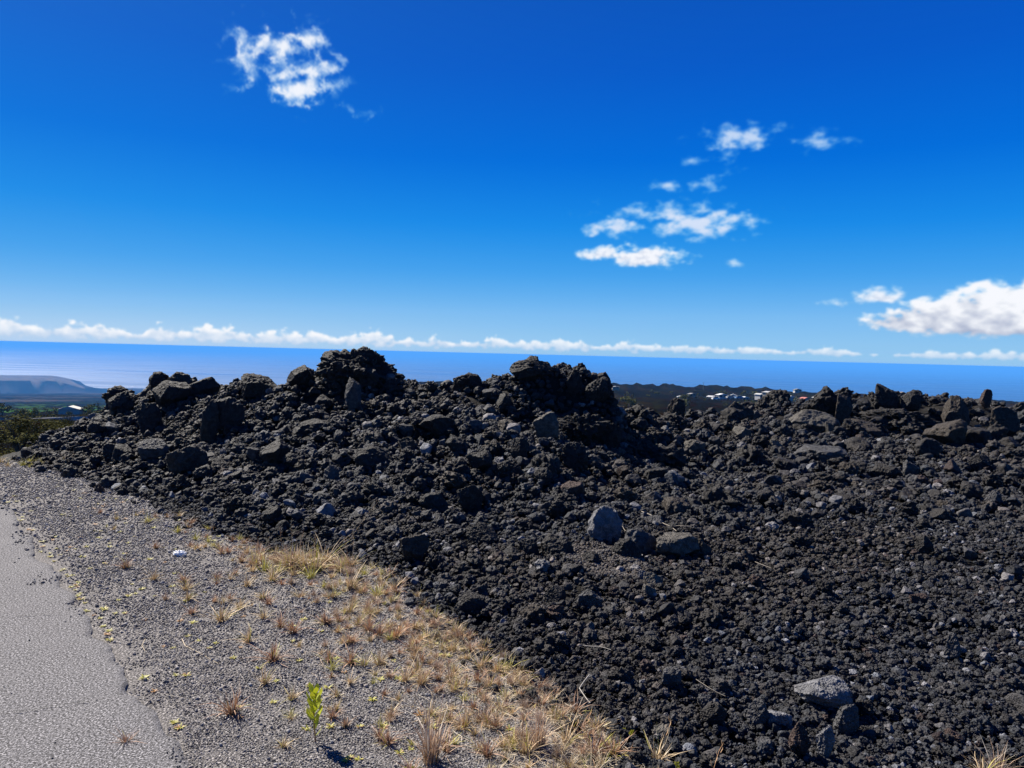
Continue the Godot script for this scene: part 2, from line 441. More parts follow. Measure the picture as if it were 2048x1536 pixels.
func make_sky(sun: Vector3) -> Image:
	var w := 4096
	var h := 2048
	var low := Image.create(528, 512, false, Image.FORMAT_RGBF)
	for y in 512:
		var el := 90.0 - (y + 0.5) / 512.0 * 180.0
		for x in 528:
			var az := (x - 7.5) / 512.0 * 360.0
			if az > 180.0:
				az -= 360.0
			low.set_pixel(x, y, sky_base(az, maxf(el, 0.0), sun) if el > -1.0 else Color(0.57, 0.75, 0.92))
	low.resize(w * 528 / 512, h, Image.INTERPOLATE_CUBIC)
	low = low.get_region(Rect2i(64, 0, w, h))
	low.convert(Image.FORMAT_RGB8)
	var f1 := fnl(FastNoiseLite.TYPE_SIMPLEX_SMOOTH, 0.55, 4, 11)
	var f2 := fnl(FastNoiseLite.TYPE_SIMPLEX_SMOOTH, 1.5, 4, 23)
	var fr := fnl(FastNoiseLite.TYPE_SIMPLEX_SMOOTH, 0.42, 4, 44)
	fr.fractal_type = FastNoiseLite.FRACTAL_RIDGED
	fr.domain_warp_enabled = true
	fr.domain_warp_amplitude = 1.2
	fr.domain_warp_frequency = 0.5
	var f3 := fnl(FastNoiseLite.TYPE_SIMPLEX_SMOOTH, 0.16, 3, 31)
	# clouds seen, and more of their kind all round
	var sets := [[WISP, 0, 0.0, 0.0], [MIDDLE, 1, 0.0, 0.0], [BRIGHT, 2, 0.0, 0.0], [BANK, 3, 0.0, 0.0]]
	for a in [[2, 62.0, 1.0], [1, 95.0, -2.0], [3, 118.0, 0.5], [0, 150.0, 3.0], [2, 170.0, 4.0], [3, -118.0, 0.0], [1, -75.0, 1.0], [2, -140.0, 2.0], [2, -62.0, -1.5], [1, 135.0, 12.0], [0, -100.0, 8.0]]:
		sets.append([sets[a[0]][0], a[0], a[1], a[2]])
	for s in sets:
		for e in s[0]:
			var ca: float = e[0] + s[2]
			var ce: float = e[1] + s[3]
			var hx := int((e[2] * 2.2 + 0.6) * w / 360.0)
			var hy := int((e[3] * 2.2 + 0.6) * h / 180.0)
			var px := int(ca / 360.0 * w)
			var py := int((90.0 - ce) / 180.0 * h)
			for y in range(py - hy, py + hy + 1):
				for x in range(px - hx, px + hx + 1):
					var az := (x + 0.5) / w * 360.0
					var el := 90.0 - (y + 0.5) / h * 180.0
					var u: float = (az - ca) / e[2]
					var v: float = (el - ce) / e[3]
					if s[1] >= 2 and v < 0:
						v *= 1.5                                  # flat bases
					var n1 := f1.get_noise_2d(az * 1.0 + el * (0.0 if s[1] else 0.6), el * 1.9)
					var n2 := f2.get_noise_2d(az * (1.0 if s[1] else 0.8), el * (1.5 if s[1] else 1.1))
					var dens: float = (1.05 - sqrt(u * u + v * v)) * e[4] + 0.62 * n1 + (0.16 if s[1] else 0.5) * n2 - (0.02 if s[1] else 0.1)
					if s[1] == 0:
						dens = (1.0 - sqrt(u * u + v * v)) * e[4] * 0.75 + 0.6 * fr.get_noise_2d(az * 0.8, el * 1.0) + 0.12 * n2 - 0.02
					var cover := smoothstep(0.0, [0.95, 0.95, 0.75, 0.55][s[1]], dens) * minf(1.0, 0.45 + e[4] * 0.5)
					if cover <= 0.004:
						continue
					var col := Color(0.96, 0.97, 1.0)
					if s[1] == 1:
						col = Color(0.86, 0.90, 0.98)
					elif s[1] == 3:
						var shade := clampf(0.35 - (el - s[3] - 2.9) * 0.30 - n1 * 0.75, 0, 1)
						col = Color(0.97, 0.98, 1.0).lerp(Color(0.66, 0.70, 0.80), shade)
					elif s[1] == 2:
						col = col.lerp(Color(0.80, 0.84, 0.92), clampf(0.2 - v * 0.4 - n2, 0, 1))
					var xx := posmod(x, w)
					var was := low.get_pixel(xx, y)
					low.set_pixel(xx, y, was.lerp(col, cover))
	# the line of far cumulus over the sea
	for x in w:
		var az := (x + 0.5) / w * 360.0
		if az > 180.0:
			az -= 360.0
		var swell := smoothstep(25.0, -25.0, az) if absf(az) < 90.0 else 0.5
		var lump := f3.get_noise_2d(az * 1.6, 5.0)
		var height := lerpf(0.40, 0.95, swell) * clampf(0.85 + 1.1 * lump, 0.12, 1.35)
		var floor_el := lerpf(0.5, 0.42, swell)
		for y in range(int(h * 0.5) - 30, int(h * 0.5)):
			var el := 90.0 - (y + 0.5) / h * 180.0
			var n := f1.get_noise_2d(az * 1.5, el * 2.2) * 0.85 + f2.get_noise_2d(az * 1.3, el * 1.6) * 0.35
			var v := (el - floor_el) / maxf(height, 0.05)
			var dens := (1.0 - absf(v - 0.35) / 0.75) * 0.8 + n * 0.7 - 0.1
			if height < 0.16:
				dens -= (0.16 - height) * 6.0
			var cover := smoothstep(0.05, 0.42, dens) * smoothstep(0.08, 0.35, el) * lerpf(0.78, 1.0, swell)
			if cover > 0.004:
				var col := Color(0.98, 0.985, 1.0).lerp(Color(0.70, 0.80, 0.92), clampf(0.75 - v * 0.9 - n * 0.5, 0, 1))
				low.set_pixel(x, y, low.get_pixel(x, y).lerp(col, cover))
	return low

# ------------------------------------------------------------------ the scene
func _ready() -> void:
	rng.seed = 7
	noise.big = fnl(FastNoiseLite.TYPE_SIMPLEX_SMOOTH, 1.0, 2, 5)
	noise.fine = fnl(FastNoiseLite.TYPE_SIMPLEX_SMOOTH, 1.0, 3, 9)
	var cell := fnl(FastNoiseLite.TYPE_CELLULAR, 1.0, 1, 3)
	cell.cellular_return_type = FastNoiseLite.RETURN_DISTANCE
	noise.cell = cell

	var cam := Camera3D.new()
	cam.name = "camera"
	add_child(cam)
	cam.position = Vector3(0, 1.6, 0)
	cam.basis = Basis(Vector3.RIGHT, deg_to_rad(-2.24)) * Basis(Vector3.BACK, deg_to_rad(1.455))
	cam.fov = 53.13
	cam.near = 0.05
	cam.far = 300000.0
	cam.current = true

	var sun_at := Vector3(-sin(deg_to_rad(48.0)) * cos(deg_to_rad(44.0)), sin(deg_to_rad(44.0)), -cos(deg_to_rad(48.0)) * cos(deg_to_rad(44.0)))
	var sun := DirectionalLight3D.new()
	sun.name = "sun"
	add_child(sun)
	sun.look_at_from_position(sun_at * 10.0, Vector3.ZERO)
	sun.light_energy = 1.6
	sun.light_color = Color(1.0, 0.97, 0.92)
	sun.light_angular_distance = 0.53
	sun.shadow_enabled = true

	var env := Environment.new()
	env.background_mode = Environment.BG_SKY
	var pano := PanoramaSkyMaterial.new()
	pano.panorama = ImageTexture.create_from_image(make_sky(sun_at))
	env.sky = Sky.new()
	env.sky.sky_material = pano
	env.background_energy_multiplier = 0.417
	env.tonemap_mode = Environment.TONE_MAPPER_LINEAR
	env.tonemap_exposure = 2.4
	env.sdfgi_enabled = true
	env.ssao_enabled = true
	env.ssil_enabled = true
	env.fog_enabled = true
	env.fog_density = 0.0001
	env.fog_light_color = Color(0.35, 0.68, 1.0)
	var we := WorldEnvironment.new()
	we.name = "world_environment"
	we.environment = env
	add_child(we)

	make_materials()
	solve_land()
	make_ground()
	make_far()
	make_boulders()
	make_rubble()
	make_plants()
	make_small_things()

const TINTS := [[0.020, 0.0185, 0.018], [0.032, 0.027, 0.023], [0.042, 0.0415, 0.043], [0.062, 0.057, 0.050], [0.09, 0.09, 0.095], [0.036, 0.025, 0.022]]
func make_materials() -> void:
	var s := 512
	var a := seamless(fnl(FastNoiseLite.TYPE_SIMPLEX_SMOOTH, 0.012, 5, 2), s)
	var b := seamless(fnl(FastNoiseLite.TYPE_SIMPLEX_SMOOTH, 0.07, 4, 3), s)
	var c := fnl(FastNoiseLite.TYPE_CELLULAR, 0.06, 1, 4)
	c.cellular_return_type = FastNoiseLite.RETURN_DISTANCE
	var pits := seamless(c, s)
	c.frequency = 0.16
	var grains := seamless(c, s)
	var tone := blend([[a, 0.6], [b, 0.6]], s, 0.25, 1.05)
	var crust := blend([[pits, -0.55], [b, 0.6], [grains, -0.3]], s, 0.7, 1.4)
	mats.lava = []
	for t in TINTS:
		mats.lava.append(surface(lin(t[0] * 2.6, t[1] * 2.6, t[2] * 2.6), 0.62, tone, crust, 2.6, 2.2))
	var r := surface(lin(0.066, 0.0665, 0.0715), 0.62, tone, crust, 1.3, 3.0)
	r.vertex_color_use_as_albedo = true
	mats.rubble = r
	mats.field = surface(lin(0.024, 0.022, 0.021), 0.8, tone, crust, 2.0, 2.4)
	var speck := blend([[b, 0.5], [grains, 0.8]], s, 0.1, 1.0)
	mats.gravel = surface(lin(0.37, 0.345, 0.335), 0.8, speck, blend([[grains, -1.0], [b, 0.4]], s, 0.8, 1.5), 1.0, 1.4)
	mats.asphalt = surface(lin(0.325, 0.315, 0.325), 0.85, blend([[b, 0.7], [grains, 0.6]], s, -0.05, 1.1), blend([[grains, -0.9], [b, 0.5]], s, 0.8, 1.5), 0.6, 1.9)
	var p := surface(lin(0.45, 0.42, 0.408), 0.7, tone, null, 0, 20.0)
	p.vertex_color_use_as_albedo = true
	mats.pebble = p
	mats.far = plain(Color.WHITE, 1.0)
	mats.far.metallic_specular = 0.0
	mats.plant = plain(Color(1.0, 1.0, 1.0), 0.7, 0.6)
	mats.leaf = plain(Color(0.88, 0.88, 0.88), 0.6, 0.7)
	mats.scrub = plain(Color.WHITE, 0.9, 0.3)
	mats.scrub.metallic_specular = 0.05
	mats.wood = plain(Color.WHITE, 0.85)
	var sea := StandardMaterial3D.new()
	sea.albedo_color = lin(0.0005, 0.024, 0.08)
	sea.roughness = 0.8
	sea.metallic_specular = 0.5
	var streak := fnl(FastNoiseLite.TYPE_SIMPLEX_SMOOTH, 0.015, 4, 8)
	sea.roughness_texture = blend([[seamless(streak, s), 1.0]], s, 0.35, 1.3)
	sea.uv1_triplanar = true
	sea.uv1_world_triplanar = true
	sea.uv1_scale = Vector3(0.00004, 0.0002, 0.00022)
	mats.sea = sea

func sheet(x0: float, x1: float, d0: float, d1: float, step: float, height: Callable) -> ArrayMesh:
	var nx := int((x1 - x0) / step) + 1
	var nd := int((d1 - d0) / step) + 1
	var p := PackedVector3Array()
	p.resize(nx * nd)
	var f := PackedInt32Array()
	var ok := PackedByteArray()
	ok.resize(nx * nd)
	for j in nd:
		for i in nx:
			var x := x0 + i * step
			var d := d0 + j * step
			var h: float = height.call(x, d)
			ok[j * nx + i] = 1 if h > -900.0 else 0
			p[j * nx + i] = Vector3(x, h, -d)
	for j in nd - 1:
		for i in nx - 1:
			var k := j * nx + i
			if ok[k] and ok[k + 1] and ok[k + nx] and ok[k + nx + 1]:
				f.append_array(PackedInt32Array([k, k + nx, k + 1, k + 1, k + nx, k + nx + 1]))
	return to_mesh(p, normals(p, f), f)

func shoulder_height(x: float, d: float) -> float:
	var past := x - toe(d)
	if past > 0.5:
		return -999.0
	return 0.012 * noise.big.get_noise_2d(x * 0.9, d * 0.9) + 0.004 * noise.fine.get_noise_2d(x * 5.0, d * 5.0) - maxf(past - 0.1, 0.0) * 0.5 - maxf(d - 10.15, 0.0) * 0.4

# the road's edge runs from near the camera away to the left
const EDGE_AT := Vector2(-1.15, 2.82)
const EDGE_TO := Vector2(-0.631, 0.7758)
func make_ground() -> void:
	var field := put("lava_ground", sheet(-14.0, 20.0, 1.0, 27.2, 0.06, func(x: float, d: float) -> float:
		if x < toe(d) - 1.2:
			return -999.0
		var h := land(x, d)
		return h + rough(x, d, h) - 0.035 * smoothstep(0.0, 0.4, x - toe(d))), mats.field)
	structure(field)
	var gr := put("gravel_shoulder", sheet(-14.0, 4.0, -4.0, 13.0, 0.1, shoulder_height), mats.gravel)
	structure(gr)
	# asphalt: a sheet with a ragged edge
	var p := PackedVector3Array()
	var f := PackedInt32Array()
	var across := Vector2(-EDGE_TO.y, EDGE_TO.x)
	if across.x > 0:
		across = -across
	var rows := 700
	var offs := [0.0, 0.01, 0.05, 0.15, 0.4, 1.0, 2.5, 6.5]
	for j in rows:
		var s := -9.0 + j * 0.04
		var edge: float = 0.06 * noise.big.get_noise_2d(s * 1.3, 0.5) + 0.03 * noise.fine.get_noise_2d(s * 5.0, 2.0)
		for k in offs.size():
			var q: Vector2 = EDGE_AT + EDGE_TO * s + across * (offs[k] + edge)
			var y: float = -0.03 if k == 0 else 0.014 + 0.003 * noise.big.get_noise_2d(q.x * 0.8, q.y * 0.8) + minf(offs[k], 3.0) * 0.004
			y += 0.012 * noise.big.get_noise_2d(q.x * 0.9, q.y * 0.9) if k > 0 else 0.0
			if s > 10.0:
				y -= (s - 10.0) * 0.1
			p.append(Vector3(q.x, y, -q.y))
		if j < rows - 1:
			for k in offs.size() - 1:
				var a := j * offs.size() + k
				f.append_array(PackedInt32Array([a, a + offs.size(), a + 1, a + 1, a + offs.size(), a + offs.size() + 1]))
	var road := put("road", to_mesh(p, normals(p, f), f), mats.asphalt)
	structure(road)
	var tar := plain(Color(0.02, 0.02, 0.02).linear_to_srgb(), 0.9)
	for a in [[[-2.35, 3.12], [-2.12, 3.2], [-1.98, 3.27], [-1.86, 3.33], [-1.74, 3.36]], [[-1.5, 3.3], [-1.44, 3.35], [-1.40, 3.4]], [[-2.9, 4.35], [-2.72, 4.42], [-2.6, 4.43]]]:
		var g := Grow.new()
		var pts := []
		var ws := []
		for k in 21:
			var u: float = k / 20.0 * (a.size() - 1)
			var i := mini(int(u), a.size() - 2)
			var q := Vector2(a[i][0], a[i][1]).lerp(Vector2(a[i + 1][0], a[i + 1][1]), u - i)
			q.y += 0.02 * noise.fine.get_noise_2d(q.x * 14.0, 3.0)
			pts.append(Vector3(q.x, 0.012 * noise.big.get_noise_2d(q.x * 0.9, q.y * 0.9) + 0.0235, -q.y))
			ws.append(0.007 * clampf(0.7 + noise.fine.get_noise_2d(q.x * 20.0, 8.0), 0.1, 1.5) * sin(PI * clampf(k / 20.0, 0.05, 0.95)))
		g.ribbon(pts, Vector3(0.25, 0, -0.97), ws, Color.WHITE, Color.WHITE)
		put("crack", g.mesh(), tar, road)
	# loose chippings on the shoulder and spilling over the asphalt's edge
	var lists := []
	for k in 6:
		lists.append(PackedFloat32Array())
	var step := 0.0125
	var d := 2.55
	while d < 10.6:
		step = clampf(0.0029 * d, 0.0082, 0.05)
		var x := maxf(-0.72 * d, -7.0)
		var end := toe(d) + 0.25
		while x < end:
			var xx := x + rng.randf_range(-0.5, 0.5) * step
			var dd := d + rng.randf_range(-0.5, 0.5) * step
			var out := (Vector2(xx, dd) - EDGE_AT).dot(across)       # positive on the asphalt
			var keep := smoothstep(0.1, -0.2, out + 0.2 * noise.big.get_noise_2d(xx * 2.0, dd * 2.0)) * 0.85 + 0.002
			keep *= clampf(0.8 + 0.5 * noise.fine.get_noise_2d(xx * 1.5, dd * 1.5), 0.3, 1.0)
			if rng.randf() < keep:
				var size := step * rng.randf_range(0.5, 1.05) * (1.0 if rng.randf() > 0.03 else 2.0)
				var y := maxf(shoulder_height(xx, dd), -0.3) + (0.014 if out > 0.0 else 0.0) + size * 0.2
				add_copy(lists[rng.randi() % 6], Vector3(xx, y, -dd), Vector3(size, size * 0.7, size * rng.randf_range(0.7, 1.1)), tone(rng.randf_range(0.35, 1.0) + 0.4 * pow(rng.randf(), 4.0), 0.06))
			x += step
		d += step
	# the pocket of fine gravel among the boulders
	for k in 2600:
		var xx := rng.randf_range(0.42, 1.05)
		var dd := rng.randf_range(5.35, 6.25)
		if pow((xx - 0.74) / 0.33, 2) + pow((dd - 5.8) / 0.48, 2) < 1.0:
			var size := rng.randf_range(0.012, 0.03)
			var h := land(xx, dd)
			add_copy(lists[k % 6], Vector3(xx, h + rough(xx, dd, h) + size * 0.2 + 0.012, -dd), Vector3(size, size * 0.7, size), tone(rng.randf_range(0.12, 0.42), 0.1) * Color(1.05, 1.0, 0.95))
	var loose := mass("gravel")
	for k in 6:
		copies_of("chippings", rock(900 + k, 1, "b"), mats.pebble, lists[k], loose)

func tone(v: float, warm: float) -> Color:
	var w := rng.randf_range(-1, 1) * warm
	return Color(v * (1.0 + w), v, v * (1.0 - w))

func add_copy(to: PackedFloat32Array, at: Vector3, size: Vector3, col: Color, tilt := 1.0) -> void:
	var b := Basis(Vector3.UP, rng.randf() * TAU) * Basis(Vector3.RIGHT, rng.randf_range(-0.9, 0.9) * tilt) * Basis(Vector3.BACK, rng.randf_range(-0.9, 0.9) * tilt)
	b = b * Basis.from_scale(size)
	to.append_array(PackedFloat32Array([b.x.x, b.y.x, b.z.x, at.x, b.x.y, b.y.y, b.z.y, at.y, b.x.z, b.y.z, b.z.z, at.z, col.r, col.g, col.b, 1.0]))

func copies_of(called: String, mesh: Mesh, m: Material, buffer: PackedFloat32Array, parent: Node3D) -> void:
	if buffer.size() == 0:
		return
	var mm := MultiMesh.new()
	mm.transform_format = MultiMesh.TRANSFORM_3D
	mm.use_colors = true
	mm.mesh = mesh
	mm.instance_count = buffer.size() / 16
	mm.buffer = buffer
	var o := MultiMeshInstance3D.new()
	o.name = called
	o.multimesh = mm
	o.material_override = m
	parent.add_child(o, true)

func mass(called: String) -> Node3D:
	var t := base(called, Vector3.ZERO)
	t.set_meta("kind", "stuff")
	return t

# ------------------------------------------------------------------ far land, sea, houses
func make_far() -> void:
	var p := PackedVector3Array()
	var c := PackedColorArray()
	var f := PackedInt32Array()
	var cols := 520
	var rows := 120
	for j in rows:
		var r := 15.0 * pow(6400.0 / 15.0, float(j) / (rows - 1))
		for i in cols:
			var az := deg_to_rad(-62.0 + i * 124.0 / (cols - 1))
			var x := sin(az) * r
			var d := cos(az) * r
			var h := far_land(x, d)
			if r < 24.0:
				h -= (24.0 - r) * 0.25
			p.append(Vector3(x, h, -d))
			var n: float = noise.big.get_noise_2d(x * 0.02, d * 0.02)
			var n2: float = noise.fine.get_noise_2d(x * 0.09, d * 0.09)
			var col := Color(0.006, 0.0055, 0.005).lerp(Color(0.015, 0.0125, 0.008), clampf(n * 0.8 + n2 * 0.9 + 0.15, 0, 1))
			if r > 260.0 and rad_to_deg(az) < -20.0:
				var green := smoothstep(0.0, 0.35, noise.big.get_noise_2d(x * 0.004, d * 0.011) + n2 * 0.3) * smoothstep(300, 420, r) * smoothstep(1600, 900, r)
				col = col.lerp(Color(0.03, 0.065, 0.015), green)
				var dry := smoothstep(0.1, 0.4, noise.big.get_noise_2d(x * 0.0015 + 4.0, d * 0.004)) * smoothstep(1000, 1600, r)
				col = col.lerp(Color(0.05, 0.04, 0.035), dry * 0.8)
				if r > 4540.0 and h > -236.0:
					col = Color(0.11, 0.09, 0.07).lerp(Color(0.06, 0.05, 0.04), clampf(n2 + 0.3, 0, 1))
			c.append(col)
	for j in rows - 1:
		for i in cols - 1:
			var k := j * cols + i
			f.append_array(PackedInt32Array([k, k + cols, k + 1, k + 1, k + cols, k + cols + 1]))
	var o := put("far_terrain", to_mesh(p, normals(p, f), f, c), mats.far)
	structure(o)
	# sea
	p = PackedVector3Array([Vector3(0, SEA, -3000)])
	var n := PackedVector3Array([Vector3.UP])
	f = PackedInt32Array()
	for k in 160:
		var t := TAU * k / 160.0
		p.append(Vector3(cos(t) * 62000.0, SEA, sin(t) * 62000.0))
		n.append(Vector3.UP)
		f.append_array(PackedInt32Array([0, 1 + k, 1 + (k + 1) % 160]))
	o = put("sea", to_mesh(p, n, f), mats.sea)
	structure(o)
	make_surf()
	make_far_road()
	make_village()

func make_surf() -> void:        # white water along the headland
	var g := Grow.new()
	for a in [[-34.0, -31.1, 6010.0, 5985.0, 26.0], [-31.0, -30.1, 5990.0, 5700.0, 40.0], [-29.9, -28.4, 4700.0, 4990.0, 14.0], [-27.3, -26.3, 5000.0, 5060.0, 30.0]]:
		var pts := []
		var ws := []
		for k in 24:
			var t := k / 23.0
			var az := deg_to_rad(lerpf(a[0], a[1], t))
			var r: float = lerpf(a[2], a[3], t) + 30.0 * noise.fine.get_noise_2d(t * 9.0, a[0])
			pts.append(Vector3(sin(az) * r, SEA + 1.0, -cos(az) * r))
			ws.append(a[4] * clampf(0.6 + 1.5 * noise.fine.get_noise_2d(t * 14.0, a[2]), 0.0, 2.0))
		g.ribbon(pts, Vector3(0, 0, -1), ws, Color(0.75, 0.78, 0.8), Color(0.75, 0.78, 0.8))
	var o := put("surf", g.mesh(), mats.far)
	o.set_meta("kind", "stuff")

func make_far_road() -> void:
	var g := Grow.new()
	var pts := []
	var ws := []
	for k in 40:
		var az := deg_to_rad(-40.0 + k * 0.35)
		var r := 78.0 + 0.25 * k
		var x := sin(az) * r
		var d := cos(az) * r
		pts.append(Vector3(x, far_land(x, d) + 0.7, -d))
		ws.append(3.4)
	g.ribbon(pts, Vector3(0.5, 0, -0.866), ws, Color(0.27, 0.265, 0.26), Color(0.27, 0.265, 0.26))
	var o := put("far_road", g.mesh(), mats.far)
	structure(o)

func polar(az: float, r: float) -> Vector3:
	var x := sin(deg_to_rad(az)) * r
	var d := cos(deg_to_rad(az)) * r
	return Vector3(x, far_land(x, d), -d)

func block(lo: Vector3, hi: Vector3, col: Color) -> ArrayMesh:
	var g := Grow.new()
	g.box(lo, hi, col)
	return g.mesh()

func gable(w: float, l: float, y: float, rise: float, over: float, col: Color) -> ArrayMesh:
	var g := Grow.new()
	var a := w * 0.5 + over
	var b := l * 0.5 + over
	for s in [-1.0, 1.0]:
		g.ribbon([Vector3(s * a, y - over * 0.4, 0), Vector3(0, y + rise, 0)], Vector3(0, 0, 1), [b * 2, b * 2], col, col)
		g.ribbon([Vector3(s * a, y - over * 0.4 - 0.15, 0), Vector3(0, y + rise - 0.15, 0)], Vector3(0, 0, 1), [b * 2, b * 2], col, col)
		var k := g.p.size()
		for q in [Vector3(-a, y - over * 0.4, s * b), Vector3(a, y - over * 0.4, s * b), Vector3(0, y + rise, s * b)]:
			g.p.append(q)
			g.n.append(Vector3(0, 0, s))
			g.c.append(col)
		g.f.append_array(PackedInt32Array([k, k + 2, k + 1]) if s > 0 else PackedInt32Array([k, k + 1, k + 2]))
	return g.mesh()

func house(at: Vector3, turn: float, w: float, l: float, h: float, wall: Color, roof: Color, rise: float, label: String, panes := 2) -> void:
	var t := base("house", at, turn)
	tag(t, label, "house", "houses out on the lava field")
	put("wall", block(Vector3(-w / 2, -1.5, -l / 2), Vector3(w / 2, h, l / 2), wall), mats.wood, t)
	put("roof", gable(w, l, h, rise, 0.4, roof), mats.wood, t)
	for k in panes:
		var x := (k + 0.5) / panes * w - w / 2
		put("window", block(Vector3(x - 0.6, h * 0.35, l / 2), Vector3(x + 0.6, h * 0.35 + 1.1, l / 2 + 0.05), Color(0.03, 0.035, 0.045)), mats.wood, t)

func make_village() -> void:
	var white := Color(0.30, 0.30, 0.295)
	var grey := Color(0.17, 0.18, 0.175)
	var tan_ := Color(0.2, 0.17, 0.14)
	var rows := [
		[18.6, 430.0, 0.5, 7.5, 6.0, 5.4, grey, Color(0.5, 0.5, 0.5), 0.5, "tallest pale grey two storey house in the far cluster"],
		[17.9, 432.0, 0.4, 3.4, 5.0, 3.4, white, white, 0.6, "small white house touching the tall grey house"],
		[16.1, 440.0, -0.3, 5.2, 5.0, 2.6, white, white, 1.3, "white gabled house topmost in the cluster before the tall one"],
		[15.3, 425.0, 0.2, 5.8, 4.2, 2.3, white, Color(0.75, 0.75, 0.75), 0.7, "low white house below the topmost gabled one"],
		[14.6, 430.0, 0.8, 4.0, 4.0, 2.2, tan_, Color(0.6, 0.6, 0.62), 0.6, "small tan walled house at the near end of the cluster"],
		[16.9, 428.0, 0.1, 4.2, 3.6, 2.1, white, Color(0.65, 0.68, 0.7), 0.6, "low white shed house between the gabled one and the tall one"],
		[12.4, 415.0, 0.0, 3.4, 3.0, 1.7, white, white, 0.5, "lone small white cabin apart from the cluster"],
		[13.2, 440.0, 0.3, 4.2, 3.0, 2.0, grey, Color(0.3, 0.28, 0.27), 0.5, "brown roofed cabin beside the lone white one"],
		[20.0, 440.0, -0.2, 6.0, 4.2, 2.3, white, Color(0.72, 0.72, 0.75), 0.8, "long white house just beyond the tall grey one"],
		[20.9, 445.0, 0.4, 4.6, 4.0, 2.3, white, Color(0.5, 0.16, 0.12), 0.8, "white house with a rusty roof beyond the long white one"],
		[21.7, 452.0, 0.1, 4.2, 4.0, 2.2, tan_, white, 0.7, "last pale roofed house at the far end of the cluster"],
		[23.2, 560.0, 0.2, 9.0, 6.0, 2.4, Color(0.5, 0.2, 0.16), Color(0.62, 0.10, 0.07), 1.6, "bright red roofed house behind the big skyline lump"],
		[20.4, 620.0, 0.0, 6.0, 5.0, 2.6, white, grey, 0.9, "distant grey roofed house near the sea ridge"],
		[7.7, 560.0, 0.0, 6.0, 4.0, 2.2, tan_, Color(0.4, 0.4, 0.38), 0.5, "grey roofed house half hidden beside the second summit"]]
	for a in rows:
		house(polar(a[0], a[1]), a[2], a[3] * 0.85, a[4] * 0.85, a[5] * 0.82, a[6], a[7] * 0.6 if a[7] != white else white, a[8] * 0.8, a[9])
	# parked vehicles round the houses, each a few pixels
	for a in [[15.9, 405.0, white, "white parked car before the gabled house"], [16.5, 402.0, Color(0.1, 0.2, 0.35), "dark blue parked car before the shed house"], [14.9, 404.0, Color(0.55, 0.56, 0.58), "silver parked car before the tan walled house"], [19.5, 418.0, white, "white parked car before the long white house"], [20.5, 420.0, Color(0.45, 0.1, 0.08), "red parked car before the rusty roofed house"]]:
		var t := base("parked_car", polar(a[0], a[1]) + Vector3(0, 0.35, 0), 0.3)
		tag(t, a[3], "car", "cars parked among the far houses")
		put("body", block(Vector3(-2.1, 0.1, -0.85), Vector3(2.1, 0.85, 0.85), a[2]), mats.wood, t)
		put("cabin", block(Vector3(-1.3, 0.85, -0.75), Vector3(1.1, 1.45, 0.75), Color(0.06, 0.07, 0.08)), mats.wood, t)
		for w in [-1.3, 1.3]:
			put("wheel", block(Vector3(w - 0.33, -0.3, -0.9), Vector3(w + 0.33, 0.32, 0.9), Color(0.02, 0.02, 0.02)), mats.wood, t)
	# a white shed down the slope on the other side
	var s := base("shed", polar(-29.9, 250.0), 0.25)
	tag(s, "long low shed with a gleaming white roof beyond the far road", "shed")
	put("wall", block(Vector3(-2.6, -1, -2), Vector3(2.6, 1.3, 2), Color(0.35, 0.33, 0.3)), mats.wood, s)
	put("roof", gable(5.2, 4.0, 1.3, 0.7, 0.3, Color(0.40, 0.39, 0.34)), mats.wood, s)
	# utility poles
	for a in [[-28.35, 255.0, 5.2, "utility pole standing by the trees beyond the far road"], [14.0, 600.0, 5.0, "thin pole before the sea ridge"], [27.9, 430.0, 6.0, "tall thin pole beside the lone reddish stone"], [29.1, 420.0, 4.0, "short thin pole beyond the lone reddish stone"]]:
		var g := Grow.new()
		g.tube([Vector3(0, -1, 0), Vector3(0.05, a[2], 0)], [0.16, 0.11], Color(0.07, 0.055, 0.045))
		g.box(Vector3(-0.8, a[2] - 0.7, -0.06), Vector3(0.8, a[2] - 0.58, 0.06), Color(0.07, 0.055, 0.045))
		var o := put("utility_pole", g.mesh(), mats.wood)
		o.position = polar(a[0], a[1])
		tag(o, a[3], "pole", "utility poles far off")

